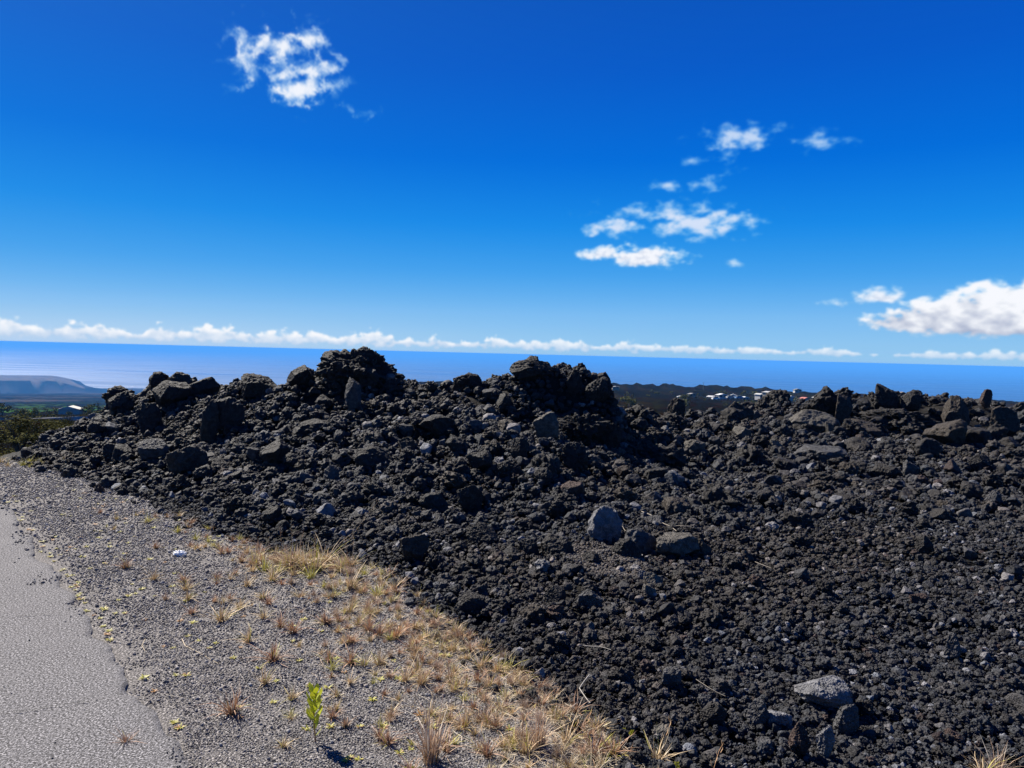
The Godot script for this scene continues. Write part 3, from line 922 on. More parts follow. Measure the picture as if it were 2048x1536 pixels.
# ------------------------------------------------------------------ rocks
const BOULDERS := [
["o",0,-2.33,1.24,-11.60,1.43,0.72,"largest jagged black lava outcrop crowning the highest point of the ridge"],
["b",0,-2.67,1.47,-11.50,0.46,0.25,"overhanging nose of dark rock jutting from the top of the highest outcrop"],
["c",0,-3.18,1.19,-11.50,0.46,0.34,"rounded dark boulder standing in the notch beside the highest outcrop"],
["c",0,-3.87,1.04,-11.80,0.77,0.34,"low humped black rock with a small spike on the ridge"],
["b",0,-4.86,0.97,-12.20,0.48,0.29,"dark angular rock third of the row on the low end of the ridge"],
["b",1,-5.37,1.04,-12.40,0.44,0.27,"pointed brownish rock in the middle of three skyline rocks"],
["c",0,-5.75,1.03,-12.50,0.36,0.29,"small upright knob rock nearest the shrubs on the skyline"],
["b",0,-5.31,0.82,-12.00,0.74,0.44,"broad dark block under the knob rock on the ridge end"],
["c",0,-6.11,0.72,-12.00,0.47,0.31,"lowest blunt rock at the tapering end of the ridge"],
["b",0,-3.85,0.62,-10.40,0.51,0.62,"tall dark upright slab with a pale lit edge below the ridge"],
["b",1,-4.02,0.61,-10.20,0.28,0.56,"narrow upright slab with a pale edge next to the taller slab"],
["b",1,-3.77,0.27,-8.90,0.56,0.38,"large brownish tilted boulder lying low on the slope above the gravel"],
["b",2,-4.55,0.31,-9.80,0.38,0.19,"flat topped grey block on the lower end of the slope"],
["b",0,-5.31,0.61,-11.20,0.44,0.32,"dark block with a lit top edge below the ridge end"],
["b",0,-2.54,0.58,-9.80,0.54,0.28,"wide dark boulder halfway up the slope below the highest outcrop"],
["b",0,-1.51,0.38,-8.50,0.53,0.32,"dark squarish boulder with pale chips in the middle of the slope"],
["b",1,-1.17,0.47,-8.80,0.28,0.30,"dark block with a pale curved edge beside the squarish boulder"],
["b",2,-1.86,0.30,-8.00,0.19,0.19,"small pale topped block in the middle of the slope"],
["b",2,-2.21,1.06,-10.70,0.25,0.32,"pale brown upright stone set below the highest outcrop"],
["b",0,-0.90,0.68,-9.70,0.57,0.28,"dark overhanging boulder in the saddle between the two summits"],
["c",2,-1.33,0.59,-9.70,0.21,0.19,"small round topped grey stone below the saddle"],
["c",0,-0.62,1.22,-11.10,0.53,0.20,"jagged horned clinker mass on the near shoulder of the second summit"],
["c",0,0.27,1.36,-11.00,0.66,0.34,"rough clinker cap forming the top of the second summit"],
["c",0,0.29,1.51,-11.00,0.24,0.16,"small crooked spire perched on the very top of the second summit"],
["c",0,0.88,1.31,-10.90,0.24,0.24,"upright clinker knob beside the crooked spire"],
["c",0,1.25,1.14,-11.00,0.44,0.34,"last clinker lump on the seaward drop of the second summit"],
["s",3,0.44,0.82,-9.60,0.35,0.15,"pale tan topped slab lying under the second summit"],
["b",0,0.11,0.54,-8.50,0.22,0.29,"smooth dark upright block set in the terrace face"],
["c",0,0.74,0.49,-8.80,0.34,0.25,"crusty lump overhanging the black shadowed hollow"],
["o",0,0.95,0.71,-10.20,0.80,0.29,"deeply shadowed rock mass at the foot of the second summit"],
["c",0,1.33,0.61,-10.20,0.33,0.24,"round crusted boulder beyond the black hollow"],
["b",0,-0.37,0.18,-7.30,0.22,0.27,"smooth dark boulder on the slope above the grey boulder"],
["b",0,-0.71,0.14,-7.20,0.25,0.21,"dark flat faced block on the slope near the tall dry stems"],
["c",0,-0.05,0.36,-8.00,0.36,0.26,"dark crusted mass on the terrace face"],
["c",0,-0.21,0.05,-6.20,0.24,0.22,"dark crusted boulder at the foot of the slope"],
["b",1,-0.72,0.07,-5.85,0.21,0.19,"grey topped boulder at the foot of the slope beside the dry grass"],
["b",4,0.82,0.13,-6.50,0.26,0.33,"tallest pale grey boulder leaning at the back of the boulder cluster"],
["b",2,1.09,0.05,-6.25,0.30,0.25,"flat topped boulder in the middle of the boulder cluster"],
["b",3,1.36,0.06,-6.15,0.31,0.22,"pale knobbly boulder beside the flat topped one in the cluster"],
["b",1,1.56,0.02,-6.15,0.18,0.20,"brownish upright rock at the far end of the boulder cluster"],
["b",0,0.92,0.02,-5.90,0.21,0.24,"dark cracked boulder at the front of the boulder cluster"],
["b",0,0.38,0.03,-5.95,0.26,0.21,"dark rounded boulder by the fine gravel pocket"],
["b",0,0.16,0.01,-5.95,0.15,0.15,"smaller dark boulder touching the rounded one"],
["b",0,0.62,0.03,-5.70,0.13,0.10,"small dark stone in the fine gravel pocket"],
["b",3,1.01,0.02,-5.25,0.12,0.12,"pale topped stone just in front of the boulder cluster"],
["b",4,0.97,0.03,-5.40,0.08,0.06,"little pale stone behind the pale topped one"],
["b",2,0.52,-0.01,-4.75,0.14,0.14,"round dark rock with a pale face in the open rubble"],
["c",0,0.31,0.02,-4.85,0.13,0.11,"dark rough rock beside the pale faced rock"],
["b",3,0.94,-0.01,-5.00,0.08,0.07,"small pale cube of rock in the open rubble"],
["c",0,-0.23,-0.07,-4.75,0.17,0.11,"dark low rock beside the yellow grass fringe"],
["c",0,7.27,0.79,-17.80,0.83,0.53,"big dark lump standing on the skyline beside the houses"],
["b",1,7.52,0.68,-17.40,0.48,0.41,"brown wedge leaning on the big skyline lump"],
["b",0,8.92,0.95,-18.20,0.69,0.38,"flat topped block balanced high on the far bank"],
["c",0,9.37,0.82,-18.00,0.59,0.35,"clinker lump next to the balanced block on the far bank"],
["b",5,11.13,0.90,-18.00,0.28,0.33,"lone reddish upright stone on the skyline"],
["b",1,9.97,0.69,-17.20,0.58,0.49,"tan pointed rock on the far bank below the lone upright stone"],
["o",0,8.73,0.28,-17.20,1.90,0.67,"long shadowed rock face of the far bank"],
["b",1,10.69,0.53,-16.60,0.65,0.43,"rounded brown rock at the end of the far bank"],
["b",3,5.95,0.39,-15.20,1.09,0.53,"grey arched rock with a hollow below the skyline lump"],
["b",3,6.08,0.29,-14.60,0.17,0.38,"slim pale upright stone beside the arched rock"],
["s",1,7.11,0.31,-15.60,0.77,0.30,"brown tilted slab under the far bank"],
["s",2,4.79,0.18,-11.80,0.80,0.28,"long low dark slab with a lit crest in the middle of the field"],
["b",1,4.61,0.46,-15.50,0.65,0.61,"blocky rock with a lit brown face beyond the field"],
["b",1,3.35,0.67,-15.60,0.37,0.26,"ridged grey rock near the far shrubs"],
["b",3,2.83,0.22,-11.80,0.40,0.28,"pale grey block alone in the middle of the field"],
["b",3,4.00,0.32,-13.20,0.34,0.26,"pale wedge behind the long low slab"],
["b",3,4.30,0.25,-12.40,0.21,0.18,"small leaning pale slab behind the long low slab"],
["b",0,5.12,0.12,-10.40,0.42,0.27,"dark boulder with a smooth lit top in the wide rubble"],
["b",2,5.56,0.17,-10.60,0.29,0.23,"grey wedge beside the smooth topped boulder"],
["c",0,6.85,0.15,-11.20,0.36,0.32,"dark rock in shadow at the edge of the wide rubble"],
["b",2,5.63,0.05,-8.90,0.21,0.21,"rounded grey rock in the rubble below the shadowed one"],
["c",0,3.60,0.04,-6.60,0.15,0.11,"dark rough rock in the finer rubble"],
["s",4,1.57,-0.03,-3.72,0.22,0.10,"broad pale pitted slab in the near rubble"],
["s",2,1.59,-0.03,-3.50,0.10,0.05,"thin grey slab in front of the pale pitted slab"],
["b",2,1.18,-0.03,-3.50,0.09,0.07,"grey wedge near the pale pitted slab"],
["b",2,0.95,-0.04,-3.55,0.07,0.06,"small grey block with a sharp edge in the near rubble"],
["b",2,0.83,-0.02,-3.75,0.09,0.10,"upright grey stone behind the near rubble"],
["c",0,0.96,-0.05,-3.45,0.11,0.10,"big dark clinker among the near rubble"],
["b",4,1.39,-0.02,-3.25,0.07,0.06,"pale angular stone at the bottom of the near rubble"],
["c",5,1.28,-0.03,-3.25,0.08,0.08,"rust brown clinker at the bottom of the near rubble"],
["s",5,2.87,-0.05,-5.30,0.12,0.06,"pinkish grey slab in the finer rubble"],
["b",2,2.60,-0.02,-4.40,0.09,0.07,"grey stone with a dark hollow beneath it"],
["b",0,-5.47,0.05,-9.40,0.18,0.13,"separate dark stone at the very tip of the slope beside the gravel"],
["b",5,-4.38,0.05,-8.20,0.18,0.12,"small rust red stone on the gravel at the foot of the slope"],
]
var blockers := []
func make_boulders() -> void:
	var k := 0
	for b in BOULDERS:
		k += 1
		var at := Vector3(b[2], b[3], b[4])
		var w: float = b[5]
		var h: float = b[6]
		var g := land(at.x, -at.z)
		g += rough(at.x, -at.z, g)
		if at.z > -7.4:
			w *= 1.15
			at.y += 0.03
			h *= 1.05
		else:
			w *= 0.95
		var top := maxf(at.y + h * 0.5, g + (0.5 * h + 0.05 if at.z > -8.0 else 0.22 * h + 0.03))
		var bottom := minf(at.y - h * 0.5, g - 0.18 * h)
		at.y = (top + bottom) * 0.5
		var mesh := rock(100 + k, 6 if b[0] == "o" else 5, b[0], clampf((top - bottom) / w, 0.3, 1.6))
		var o := put("lava_outcrop" if b[0] == "o" else "lava_boulder", mesh, mats.lava[b[1]])
		o.position = at
		o.rotation.y = 0.0
		o.rotation.z = rng.randf_range(-0.12, 0.12)
		o.scale = Vector3(w, top - bottom, w * (0.8 if b[0] != "s" else 0.9))
		tag(o, b[7], "boulder" if b[0] != "o" else "outcrop", "big boulders of the lava heap")
		landmarks.append([b[7], Vector2(at.x, at.z)])
		blockers.append([at, w])

func make_rubble() -> void:
	var small := []
	var lists := []
	var shapes := []
	for k in 24:
		shapes.append(rock(300 + k, 3, "b" if k % 4 == 3 else "c"))
		lists.append(PackedFloat32Array())
	var best := []
	# [cell, from depth, to depth, share kept]
	for level in [[0.021, 2.4, 4.4, 0.8], [0.033, 2.4, 8.0, 0.85], [0.055, 2.4, 12.5, 0.7], [0.085, 3.0, 15.0, 0.7], [0.13, 3.0, 20.0, 0.36], [0.2, 3.4, 24.0, 0.15], [0.32, 6.0, 24.0, 0.10], [0.5, 7.5, 24.0, 0.05]]:
		var cs: float = level[0]
		var d: float = level[1]
		while d < level[2]:
			var x := maxf(heap_edge(d) - 0.2, -0.72 * d - 0.3)
			while x < 0.74 * d + 0.6:
				var xx := x + rng.randf_range(-0.5, 0.5) * cs
				var dd := d + rng.randf_range(-0.5, 0.5) * cs
				x += cs
				var h := land(xx, dd)
				var inside := xx - heap_edge(dd)
				var heap := clampf((h - 0.02) / 0.3, 0, 1)
				var share: float = level[3] * clampf(0.9 + 0.9 * noise.big.get_noise_2d(xx * 0.9 + cs * 100.0, dd * 0.9), 0.15, 1.6)
				if cs > 0.05 and cs < 0.3:
					share *= lerpf((0.3 if cs < 0.07 else 0.05) if dd < 8.0 else 0.6, 1.0, heap)
				elif cs > 0.3:
					share *= lerpf(0.03 if dd < 10.0 else 1.0, 1.0, heap)
				share *= smoothstep(-0.2, 0.35, inside + 0.3 * noise.fine.get_noise_2d(xx * 2.0, dd * 2.0)) if inside < 0.6 else 1.0
				# the fine gravel pocket stays open
				if pow((xx - 0.74) / 0.30, 2) + pow((dd - 5.8) / 0.45, 2) < 1.0:
					share *= 0.06
				if rng.randf() > share:
					continue
				if cs > (0.05 if dd < 7.4 else 0.12):
					var crowded := cs > 0.12 and xx > 0.2 and xx < 2.0 and dd > 4.9 and dd < 7.0
					for b in blockers:
						if absf(b[0].z + dd + b[1] * 0.2) < b[1] * 0.65 + cs * 0.7 and absf(b[0].x - xx) < b[1] * 0.45 + cs * 0.4 and b[1] < 1.0:
							crowded = true
							break
					if crowded or (cs > 0.3 and (h > 0.72 or inside < 1.2)):
						continue
				var size := cs * rng.randf_range(0.7, 1.75)
				var y := h + rough(xx, dd, h) + size * rng.randf_range(0.05, 0.4)
				if inside < 0.2 and dd < 10.3:
					y = maxf(y, size * 0.25)
				var pale := rng.randf()
				var v := rng.randf_range(0.55, 1.15)
				var warm := 0.08
				if cs > 0.18 and pale > 0.86:
					pale = 0.5
				if pale > 0.94:
					v = rng.randf_range(1.7, 4.6)
				elif pale > 0.86:
					v = rng.randf_range(1.2, 1.7)
				elif pale < 0.02:
					warm = 0.5
				var kind := rng.randi() % 24
				if v > 1.2 and rng.randf() < 0.7:
					kind = (kind / 4) * 4 + 3
				var brown := smoothstep(-0.1, 0.4, noise.big.get_noise_2d(xx * 0.35 + 7.0, dd * 0.35))
				var col := tone(v, warm) * Color(1.0, 1.0, 1.02).lerp(Color(1.08, 0.985, 0.90), brown)
				if warm > 0.3:
					col = Color(v * 1.25, v * 0.9, v * 0.8)
				var row := [size / dd, xx, y, dd, size, kind, col, v]
				if size / dd > 0.0105 and absf(xx / dd) < 0.66 and dd > 2.95:
					best.append(row)
				else:
					small.append(row)
			d += cs
	best.sort_custom(func(a: Array, b: Array) -> bool: return a[0] > b[0])
	# the largest stand out one by one
	var items := []
	var chosen := []
	for row in best:
		if chosen.size() < 230:
			chosen.append(row)
			var looks := "black lava rock"
			if row[7] > 1.7:
				looks = "pale grey lava rock"
			elif row[7] > 1.2:
				looks = "grey lava rock"
			elif row[6].r > row[6].b * 1.4:
				looks = "rusty lava rock"
			elif row[5] % 4 == 3:
				looks = "angular black lava rock"
			items.append([Vector2(row[1], -row[3]), looks])
		else:
			small.append(row)
	var short := []
	for m in landmarks:
		var words: PackedStringArray = m[0].split(" ")
		short.append([" ".join(words.slice(0, mini(words.size(), 8))), m[1]])
	var labels := single_out(items, short)
	var fine_shapes := []
	for k in 16:
		fine_shapes.append(rock(500 + k, 4, "b" if k % 4 == 3 else "c"))
	for k in chosen.size():
		var row: Array = chosen[k]
		var v: float = row[7]
		var t := 0
		if v > 1.7:
			t = 3 if k % 2 else 4
		elif v > 1.2:
			t = 2
		elif row[6].r > row[6].b * 1.4:
			t = 5
		elif k % 5 == 0:
			t = 1
		var o := put("lava_rock", fine_shapes[(row[5] % 4) * 1 + 4 * (k % 4)] if row[5] % 4 == 3 else fine_shapes[(k * 4 + k % 3) % 16], mats.lava[t])
		o.position = Vector3(row[1], row[2], -row[3])
		o.rotation = Vector3(rng.randf_range(-0.4, 0.4), rng.randf() * TAU, rng.randf_range(-0.4, 0.4))
		o.scale = Vector3(row[4], row[4] * rng.randf_range(0.6, 0.85), row[4] * rng.randf_range(0.75, 1.0))
		tag(o, labels[k], "rock", "loose lava rocks")
	for row in small:
		var s: float = row[4]
		add_copy(lists[row[5]], Vector3(row[1], row[2], -row[3]), Vector3(s, s * rng.randf_range(0.6, 0.9), s * rng.randf_range(0.7, 1.0)), row[6], 0.8)
	var heap_of := mass("lava_rubble")
	for k in 24:
		copies_of("clinkers", shapes[k], mats.rubble, lists[k], heap_of)

# ------------------------------------------------------------------ plants
func tuft_mesh(sd: int, kind: int) -> ArrayMesh:
	var r := RandomNumberGenerator.new()
	r.seed = sd
	var g := Grow.new()
	var cols := [[Color(0.40, 0.28, 0.15), Color(0.55, 0.42, 0.25)], [Color(0.26, 0.14, 0.075), Color(0.46, 0.27, 0.16)], [Color(0.32, 0.30, 0.06), Color(0.55, 0.48, 0.10)], [Color(0.36, 0.24, 0.14), Color(0.52, 0.36, 0.25)]]
	for k in [70, 90, 50, 120][kind]:
		var t := r.randf() * TAU
		var lean := pow(r.randf(), 1.4) * (0.9 if kind == 3 else 1.35) + 0.04
		var droop := r.randf_range(0.1, 0.75)
		var twist := r.randf_range(-0.5, 0.5)
		var out := Vector3(cos(t), 0, sin(t))
		var l := r.randf_range(0.35, 1.0) * (1.0 if r.randf() < 0.4 else 0.65)
		var root := out * r.randf() * 0.10
		var pts := []
		for j in 4:
			var s := j / 3.0
			pts.append(root + out.rotated(Vector3.UP, twist * s) * (lean * l * s * (0.35 + 0.65 * s)) + Vector3.UP * (l * s * maxf(0.15, 1.0 - droop * lean * s)) + Vector3(-0.01, -0.02, 0))
		var side := out.cross(Vector3.UP).rotated(Vector3.UP, r.randf_range(-0.9, 0.9))
		var w := r.randf_range(0.018, 0.04) * (0.5 if kind == 3 else 1.0)
		var v := r.randf_range(0.6, 1.25)
		var a: Color = cols[kind][0]
		var b: Color = cols[kind][1]
		if r.randf() < 0.18:
			b = Color(0.58, 0.54, 0.46)
		if r.randf() < 0.1 and kind != 3:
			a = Color(0.35, 0.33, 0.06)
			b = Color(0.5, 0.45, 0.09)
		g.ribbon(pts, side, [w, w * 0.9, w * 0.6, 0.001], a * v, b * v)
	return g.mesh()

func rosette_mesh(sd: int, warm: bool) -> ArrayMesh:
	var r := RandomNumberGenerator.new()
	r.seed = sd
	var g := Grow.new()
	for k in r.randi_range(14, 24):
		var t := r.randf() * TAU
		var out := Vector3(cos(t), 0, sin(t))
		var up := r.randf_range(0.1, 1.0)
		var l := r.randf_range(0.55, 1.0)
		var pts := []
		for j in 4:
			var s := j / 3.0
			pts.append(out * l * 0.5 * s + Vector3.UP * (up * l * 0.5 * s * (1.0 - 0.5 * s)))
		var a := Color(0.36, 0.36, 0.05)
		var b := Color(0.58, 0.52, 0.07)
		if warm or r.randf() < 0.2:
			a = Color(0.40, 0.20, 0.05)
			b = Color(0.55, 0.28, 0.08)
		elif r.randf() < 0.15:
			a = Color(0.16, 0.26, 0.05)
		g.ribbon(pts, out.cross(Vector3.UP), [0.04, 0.10, 0.07, 0.005], a, b * r.randf_range(0.8, 1.15))
	return g.mesh()

const TUFTS := [[-2.71,-5.40,0.109,1], [-2.39,-5.14,0.110,0], [-2.17,-5.10,0.096,1], [-2.00,-4.77,0.102,0], [-1.88,-4.53,0.073,1], [-1.66,-4.42,0.136,0], [-1.63,-4.64,0.100,0], [-1.43,-4.47,0.090,0], [-1.29,-4.34,0.099,1], [-1.19,-4.25,0.125,1], [-1.39,-4.10,0.104,0], [-1.18,-3.86,0.119,1], [-1.14,-3.59,0.096,0], [-1.19,-3.30,0.119,1], [-0.97,-3.45,0.074,0], [-0.90,-3.87,0.094,1], [-0.84,-3.67,0.044,1], [-1.74,-5.09,0.102,0], [-1.55,-4.82,0.103,0], [-1.61,-5.21,0.112,0], [-3.23,-6.82,0.110,2], [-1.06,-4.42,0.101,1], [-0.98,-4.46,0.084,1], [-0.78,-4.31,0.121,1], [-0.71,-4.24,0.108,1], [-0.88,-4.13,0.083,0], [-0.78,-3.84,0.098,1], [-0.64,-3.84,0.098,0], [-0.45,-3.72,0.070,1], [-0.39,-3.68,0.062,1], [-0.43,-3.90,0.084,1], [-1.04,-5.06,0.163,0], [-0.84,-4.92,0.112,2], [-1.47,-5.50,0.221,0], [-1.38,-5.48,0.206,0], [-1.58,-5.52,0.185,0], [-1.36,-5.67,0.190,0], [-0.71,-4.85,0.059,2], [-0.77,-3.48,0.065,0], [-0.74,-3.27,0.070,1], [-0.51,-3.11,0.079,1], [-0.47,-3.07,0.086,1], [-0.28,-2.94,0.260,3], [-0.49,-3.29,0.057,1], [-0.06,-2.98,0.108,1], [0.14,-3.06,0.189,3], [0.09,-3.01,0.121,0], [0.37,-3.04,0.098,1], [0.44,-3.02,0.101,1], [0.62,-3.04,0.122,0], [-1.37,-5.29,0.142,2], [0.26,-3.10,0.096,0], [-0.23,-3.29,0.062,1], [-0.12,-3.16,0.064,0], [-0.30,-3.58,0.062,1], [-0.25,-3.78,0.066,0], [-0.51,-4.06,0.082,1], [-0.66,-4.35,0.082,0], [-0.82,-4.59,0.092,0], [-0.95,-4.62,0.105,0], [-1.11,-4.90,0.099,2], [-1.87,-5.53,0.096,1], [-1.91,-5.33,0.079,1], [-1.99,-5.21,0.077,1], [-0.02,-3.39,0.068,0], [-0.10,-3.51,0.057,0], [2.14,-3.26,0.162,3], [2.07,-3.24,0.109,0], [-0.18,-3.48,0.061,2], [-0.86,-4.41,0.101,0],]
const ROSETTES := [[-5.54,-8.34], [-5.12,-7.90], [-4.52,-7.21], [-3.72,-6.08], [-3.64,-5.97], [-3.69,-6.16], [-3.72,-6.25], [-3.40,-5.66], [-3.30,-5.53], [-3.11,-5.29], [-3.50,-5.90], [-2.81,-4.97], [-2.72,-4.84], [-2.65,-4.73], [-2.59,-4.66], [-3.36,-5.91], [-3.17,-5.68], [-3.42,-5.95], [-2.31,-4.48], [-2.26,-4.49], [-2.14,-4.09], [-1.75,-3.99], [-1.72,-3.61], [-1.61,-3.48], [-1.39,-3.19], [-1.35,-3.15], [-1.74,-4.15], [-1.66,-4.09], [-1.55,-4.06], [-1.56,-4.50], [-1.05,-3.86], [-0.97,-3.46], [-0.92,-3.57], [-0.83,-3.56], [-0.87,-3.90], [-0.79,-3.73], [-0.60,-3.66], [-0.61,-3.20], [-0.75,-3.85], [-0.57,-3.89], [-0.60,-3.46], [-0.37,-3.33], [-0.61,-2.92], [-0.60,-2.94], [-0.41,-3.00], [-0.37,-3.03], [-0.56,-2.94], [-1.14,-3.26], [-1.04,-3.41], [-1.56,-3.99], [-1.39,-3.87], [-1.22,-3.76], [-2.32,-5.30], [-2.52,-5.60], [-2.66,-5.66], [-2.91,-5.78], [-3.13,-5.98], [-3.37,-6.28], [-3.30,-6.47], [-3.64,-6.71], [-2.38,-4.95], [-2.23,-4.81], [-2.49,-5.05], [-2.21,-5.02], [-1.96,-4.93], [-1.90,-4.42], [-2.37,-4.85], [-2.91,-5.50], [-2.95,-5.37], [-2.60,-5.95], [-2.50,-6.38], [-3.49,-6.94], [-0.38,-4.14], [-0.34,-4.00], [-0.31,-4.22], [-0.42,-4.25], [-0.23,-4.08], [-0.19,-3.82], [-0.60,-4.27], [-0.01,-3.77], [-0.73,-3.19], [-0.83,-3.17], [-0.30,-3.22], [-0.23,-3.03],]
const MARKS := [["tall green seedling", -0.76, -3.06], ["white crumpled litter", -2.5, -5.8], ["pale stick on the gravel", -4.46, -7.67], ["big dry grass clump", -1.6, -5.4], ["curved dry stem", -1.55, -3.95], ["tallest dry tuft", -0.31, -2.87], ["broad tan tuft", 0.1, -2.95], ["grey topped boulder", -0.75, -5.85], ["far end of the gravel", -5.9, -9.3], ["dark low rock", -0.26, -4.75], ["middle of the asphalt edge", -2.53, -4.53], ["patch of red weeds", -3.41, -7.24], ["far stretch of the asphalt edge", -3.9, -6.4]]
func ground_y(x: float, z: float) -> float:
	var y := shoulder_height(x, -z)
	var h := land(x, -z)
	return maxf(y, h + rough(x, -z, h)) if y > -900.0 else h + rough(x, -z, h)

func make_plants() -> void:
	var marks := []
	for m in MARKS:
		marks.append([m[0], Vector2(m[1], m[2])])
	# grass tufts
	var shapes := []
	for kind in 4:
		var row := []
		for k in 5:
			row.append(tuft_mesh(40 + kind * 10 + k, kind))
		shapes.append(row)
	var all := TUFTS.duplicate()
	for k in 150:                                  # smaller ones between
		var t := rng.randf()
		var d := lerpf(3.0, 7.2, pow(t, 1.4))
		var x := toe(d) - absf(rng.randfn()) * 0.55 + 0.12
		all.append([x, -d, rng.randf_range(0.05, 0.12), [0, 1, 1, 0, 2][rng.randi() % 5]])
	for k in 14:                                   # the fuller clump at the foot of the slope
		all.append([-1.6 + rng.randfn() * 0.16, -5.5 + rng.randfn() * 0.12, rng.randf_range(0.12, 0.24), [0, 0, 1, 2][k % 4]])
	for k in 30:                                   # dry grass where the gravel ends
		all.append([rng.randf_range(-7.3, -5.9), rng.randf_range(-10.5, -9.6), rng.randf_range(0.09, 0.17), [2, 0][k % 2]])
	var items := []
	for a in all:
		items.append([Vector2(a[0], a[1]), ["straw coloured", "reddish brown", "yellow green", "tall wispy"][a[3]] + " grass tuft"])
	var labels := single_out(items, marks)
	for k in all.size():
		var a: Array = all[k]
		var o := put("grass_tuft", shapes[a[3]][k % 5], mats.plant)
		o.position = Vector3(a[0], ground_y(a[0], a[1]) - 0.003, a[1])
		o.rotation.y = rng.randf() * TAU
		var s: float = a[2] * (1.3 if k < TUFTS.size() else 1.0)
		o.scale = Vector3(s * rng.randf_range(0.85, 1.2), s, s * rng.randf_range(0.85, 1.2))
		tag(o, labels[k], "grass tuft", "dry grass tufts on the gravel")
	# the feathery dry grass along the lava's foot, too thick to count
	var thick := [PackedFloat32Array(), PackedFloat32Array(), PackedFloat32Array(), PackedFloat32Array()]
	for k in 440:
		var d := lerpf(2.7, 6.1, pow(rng.randf(), 1.2))
		var x := toe(d) - absf(rng.randfn()) * 0.42 + 0.12 - (0.25 if d > 4.6 and d < 5.6 else 0.0) * rng.randf()
		var hgt := rng.randf_range(0.04, 0.12)
		add_copy(thick[k % 4], Vector3(x, ground_y(x, -d) - 0.003, -d), Vector3(hgt * 1.1, hgt, hgt * 1.1), tone(rng.randf_range(0.75, 1.2), 0.08), 0.15)
	var meadow := mass("dry_grass")
	for k in 4:
		copies_of("blades", [shapes[0][1], shapes[3][2], shapes[0][3], shapes[1][4]][k], mats.plant, thick[k], meadow)
	# yellow rosettes
	var ros := []
	for k in 6:
		ros.append(rosette_mesh(80 + k, k == 5))
	all = ROSETTES.duplicate()
	for k in 12:
		all.append([[-3.41, -4.05][k % 2] + rng.randfn() * 0.12, [-7.24, -7.52][k % 2] + rng.randfn() * 0.1])
	var red_from := all.size() - 12
	for k in 34:
		var along := rng.randf_range(1.6, 6.6)
		var e := EDGE_AT + EDGE_TO * along + Vector2(0.7758, 0.631) * rng.randf_range(0.0, 0.14)
		all.append([e.x, -e.y])
	for k in 80:
		var d := rng.randf_range(3.2, 8.5)
		var x := rng.randf_range(-0.62 * d - 0.0, toe(d))
		var out := (Vector2(x, d) - EDGE_AT).dot(Vector2(-EDGE_TO.y, EDGE_TO.x) * (1.0 if EDGE_TO.y > 0 else -1.0))
		if out > -0.05:
			continue
		all.append([x, -d])
	items = []
	for k in all.size():
		items.append([Vector2(all[k][0], all[k][1]), ("orange" if k % 6 == 5 or (k >= red_from and k < red_from + 12) else "yellow green") + " little weed"])
	labels = single_out(items, marks)
	for k in all.size():
		var a: Array = all[k]
		var o := put("small_weed", ros[5 if k >= red_from and k < red_from + 12 else k % 6], mats.leaf)
		o.position = Vector3(a[0], ground_y(a[0], a[1]) + 0.002, a[1])
		o.rotation.y = rng.randf() * TAU
		o.scale = Vector3.ONE * rng.randf_range(0.034, 0.07)
		tag(o, labels[k], "weed", "little weeds on the gravel")
	# the seedling
	var s := base("seedling", Vector3(-0.76, ground_y(-0.76, -3.06), -3.06))
	tag(s, "bright yellow green leafy seedling standing alone on the gravel", "seedling")
	var g := Grow.new()
	g.tube([Vector3(0, -0.01, 0), Vector3(-0.006, 0.06, 0), Vector3(-0.01, 0.13, 0.004), Vector3(0.0, 0.205, 0)], [0.0035, 0.003, 0.0025, 0.001], Color(0.22, 0.12, 0.06))
	put("stem", g.mesh(), mats.wood, s)
	for k in 26:
		var t := k * 2.4
		var y := 0.065 + 0.15 * k / 26.0
		if k < 3:
			y = 0.025 + 0.012 * k
		g = Grow.new()
		var out := Vector3(cos(t), 0, sin(t))
		var l := 0.05 if k < 21 else 0.036
		var root := Vector3(-0.008, y, 0) + out * 0.003
		g.ribbon([root, root + out * l * 0.3 + Vector3.UP * l * 0.35, root + out * l * 0.55 + Vector3.UP * l * 0.75, root + out * l * 0.62 + Vector3.UP * l * 1.05], out.cross(Vector3.UP), [0.003, 0.02, 0.022, 0.002], Color(0.34, 0.42, 0.02), Color(0.62, 0.60, 0.03))
		put("leaf", g.mesh(), mats.leaf, s)
	landmarks.append(["tall green seedling", Vector2(-0.76, -3.06)])
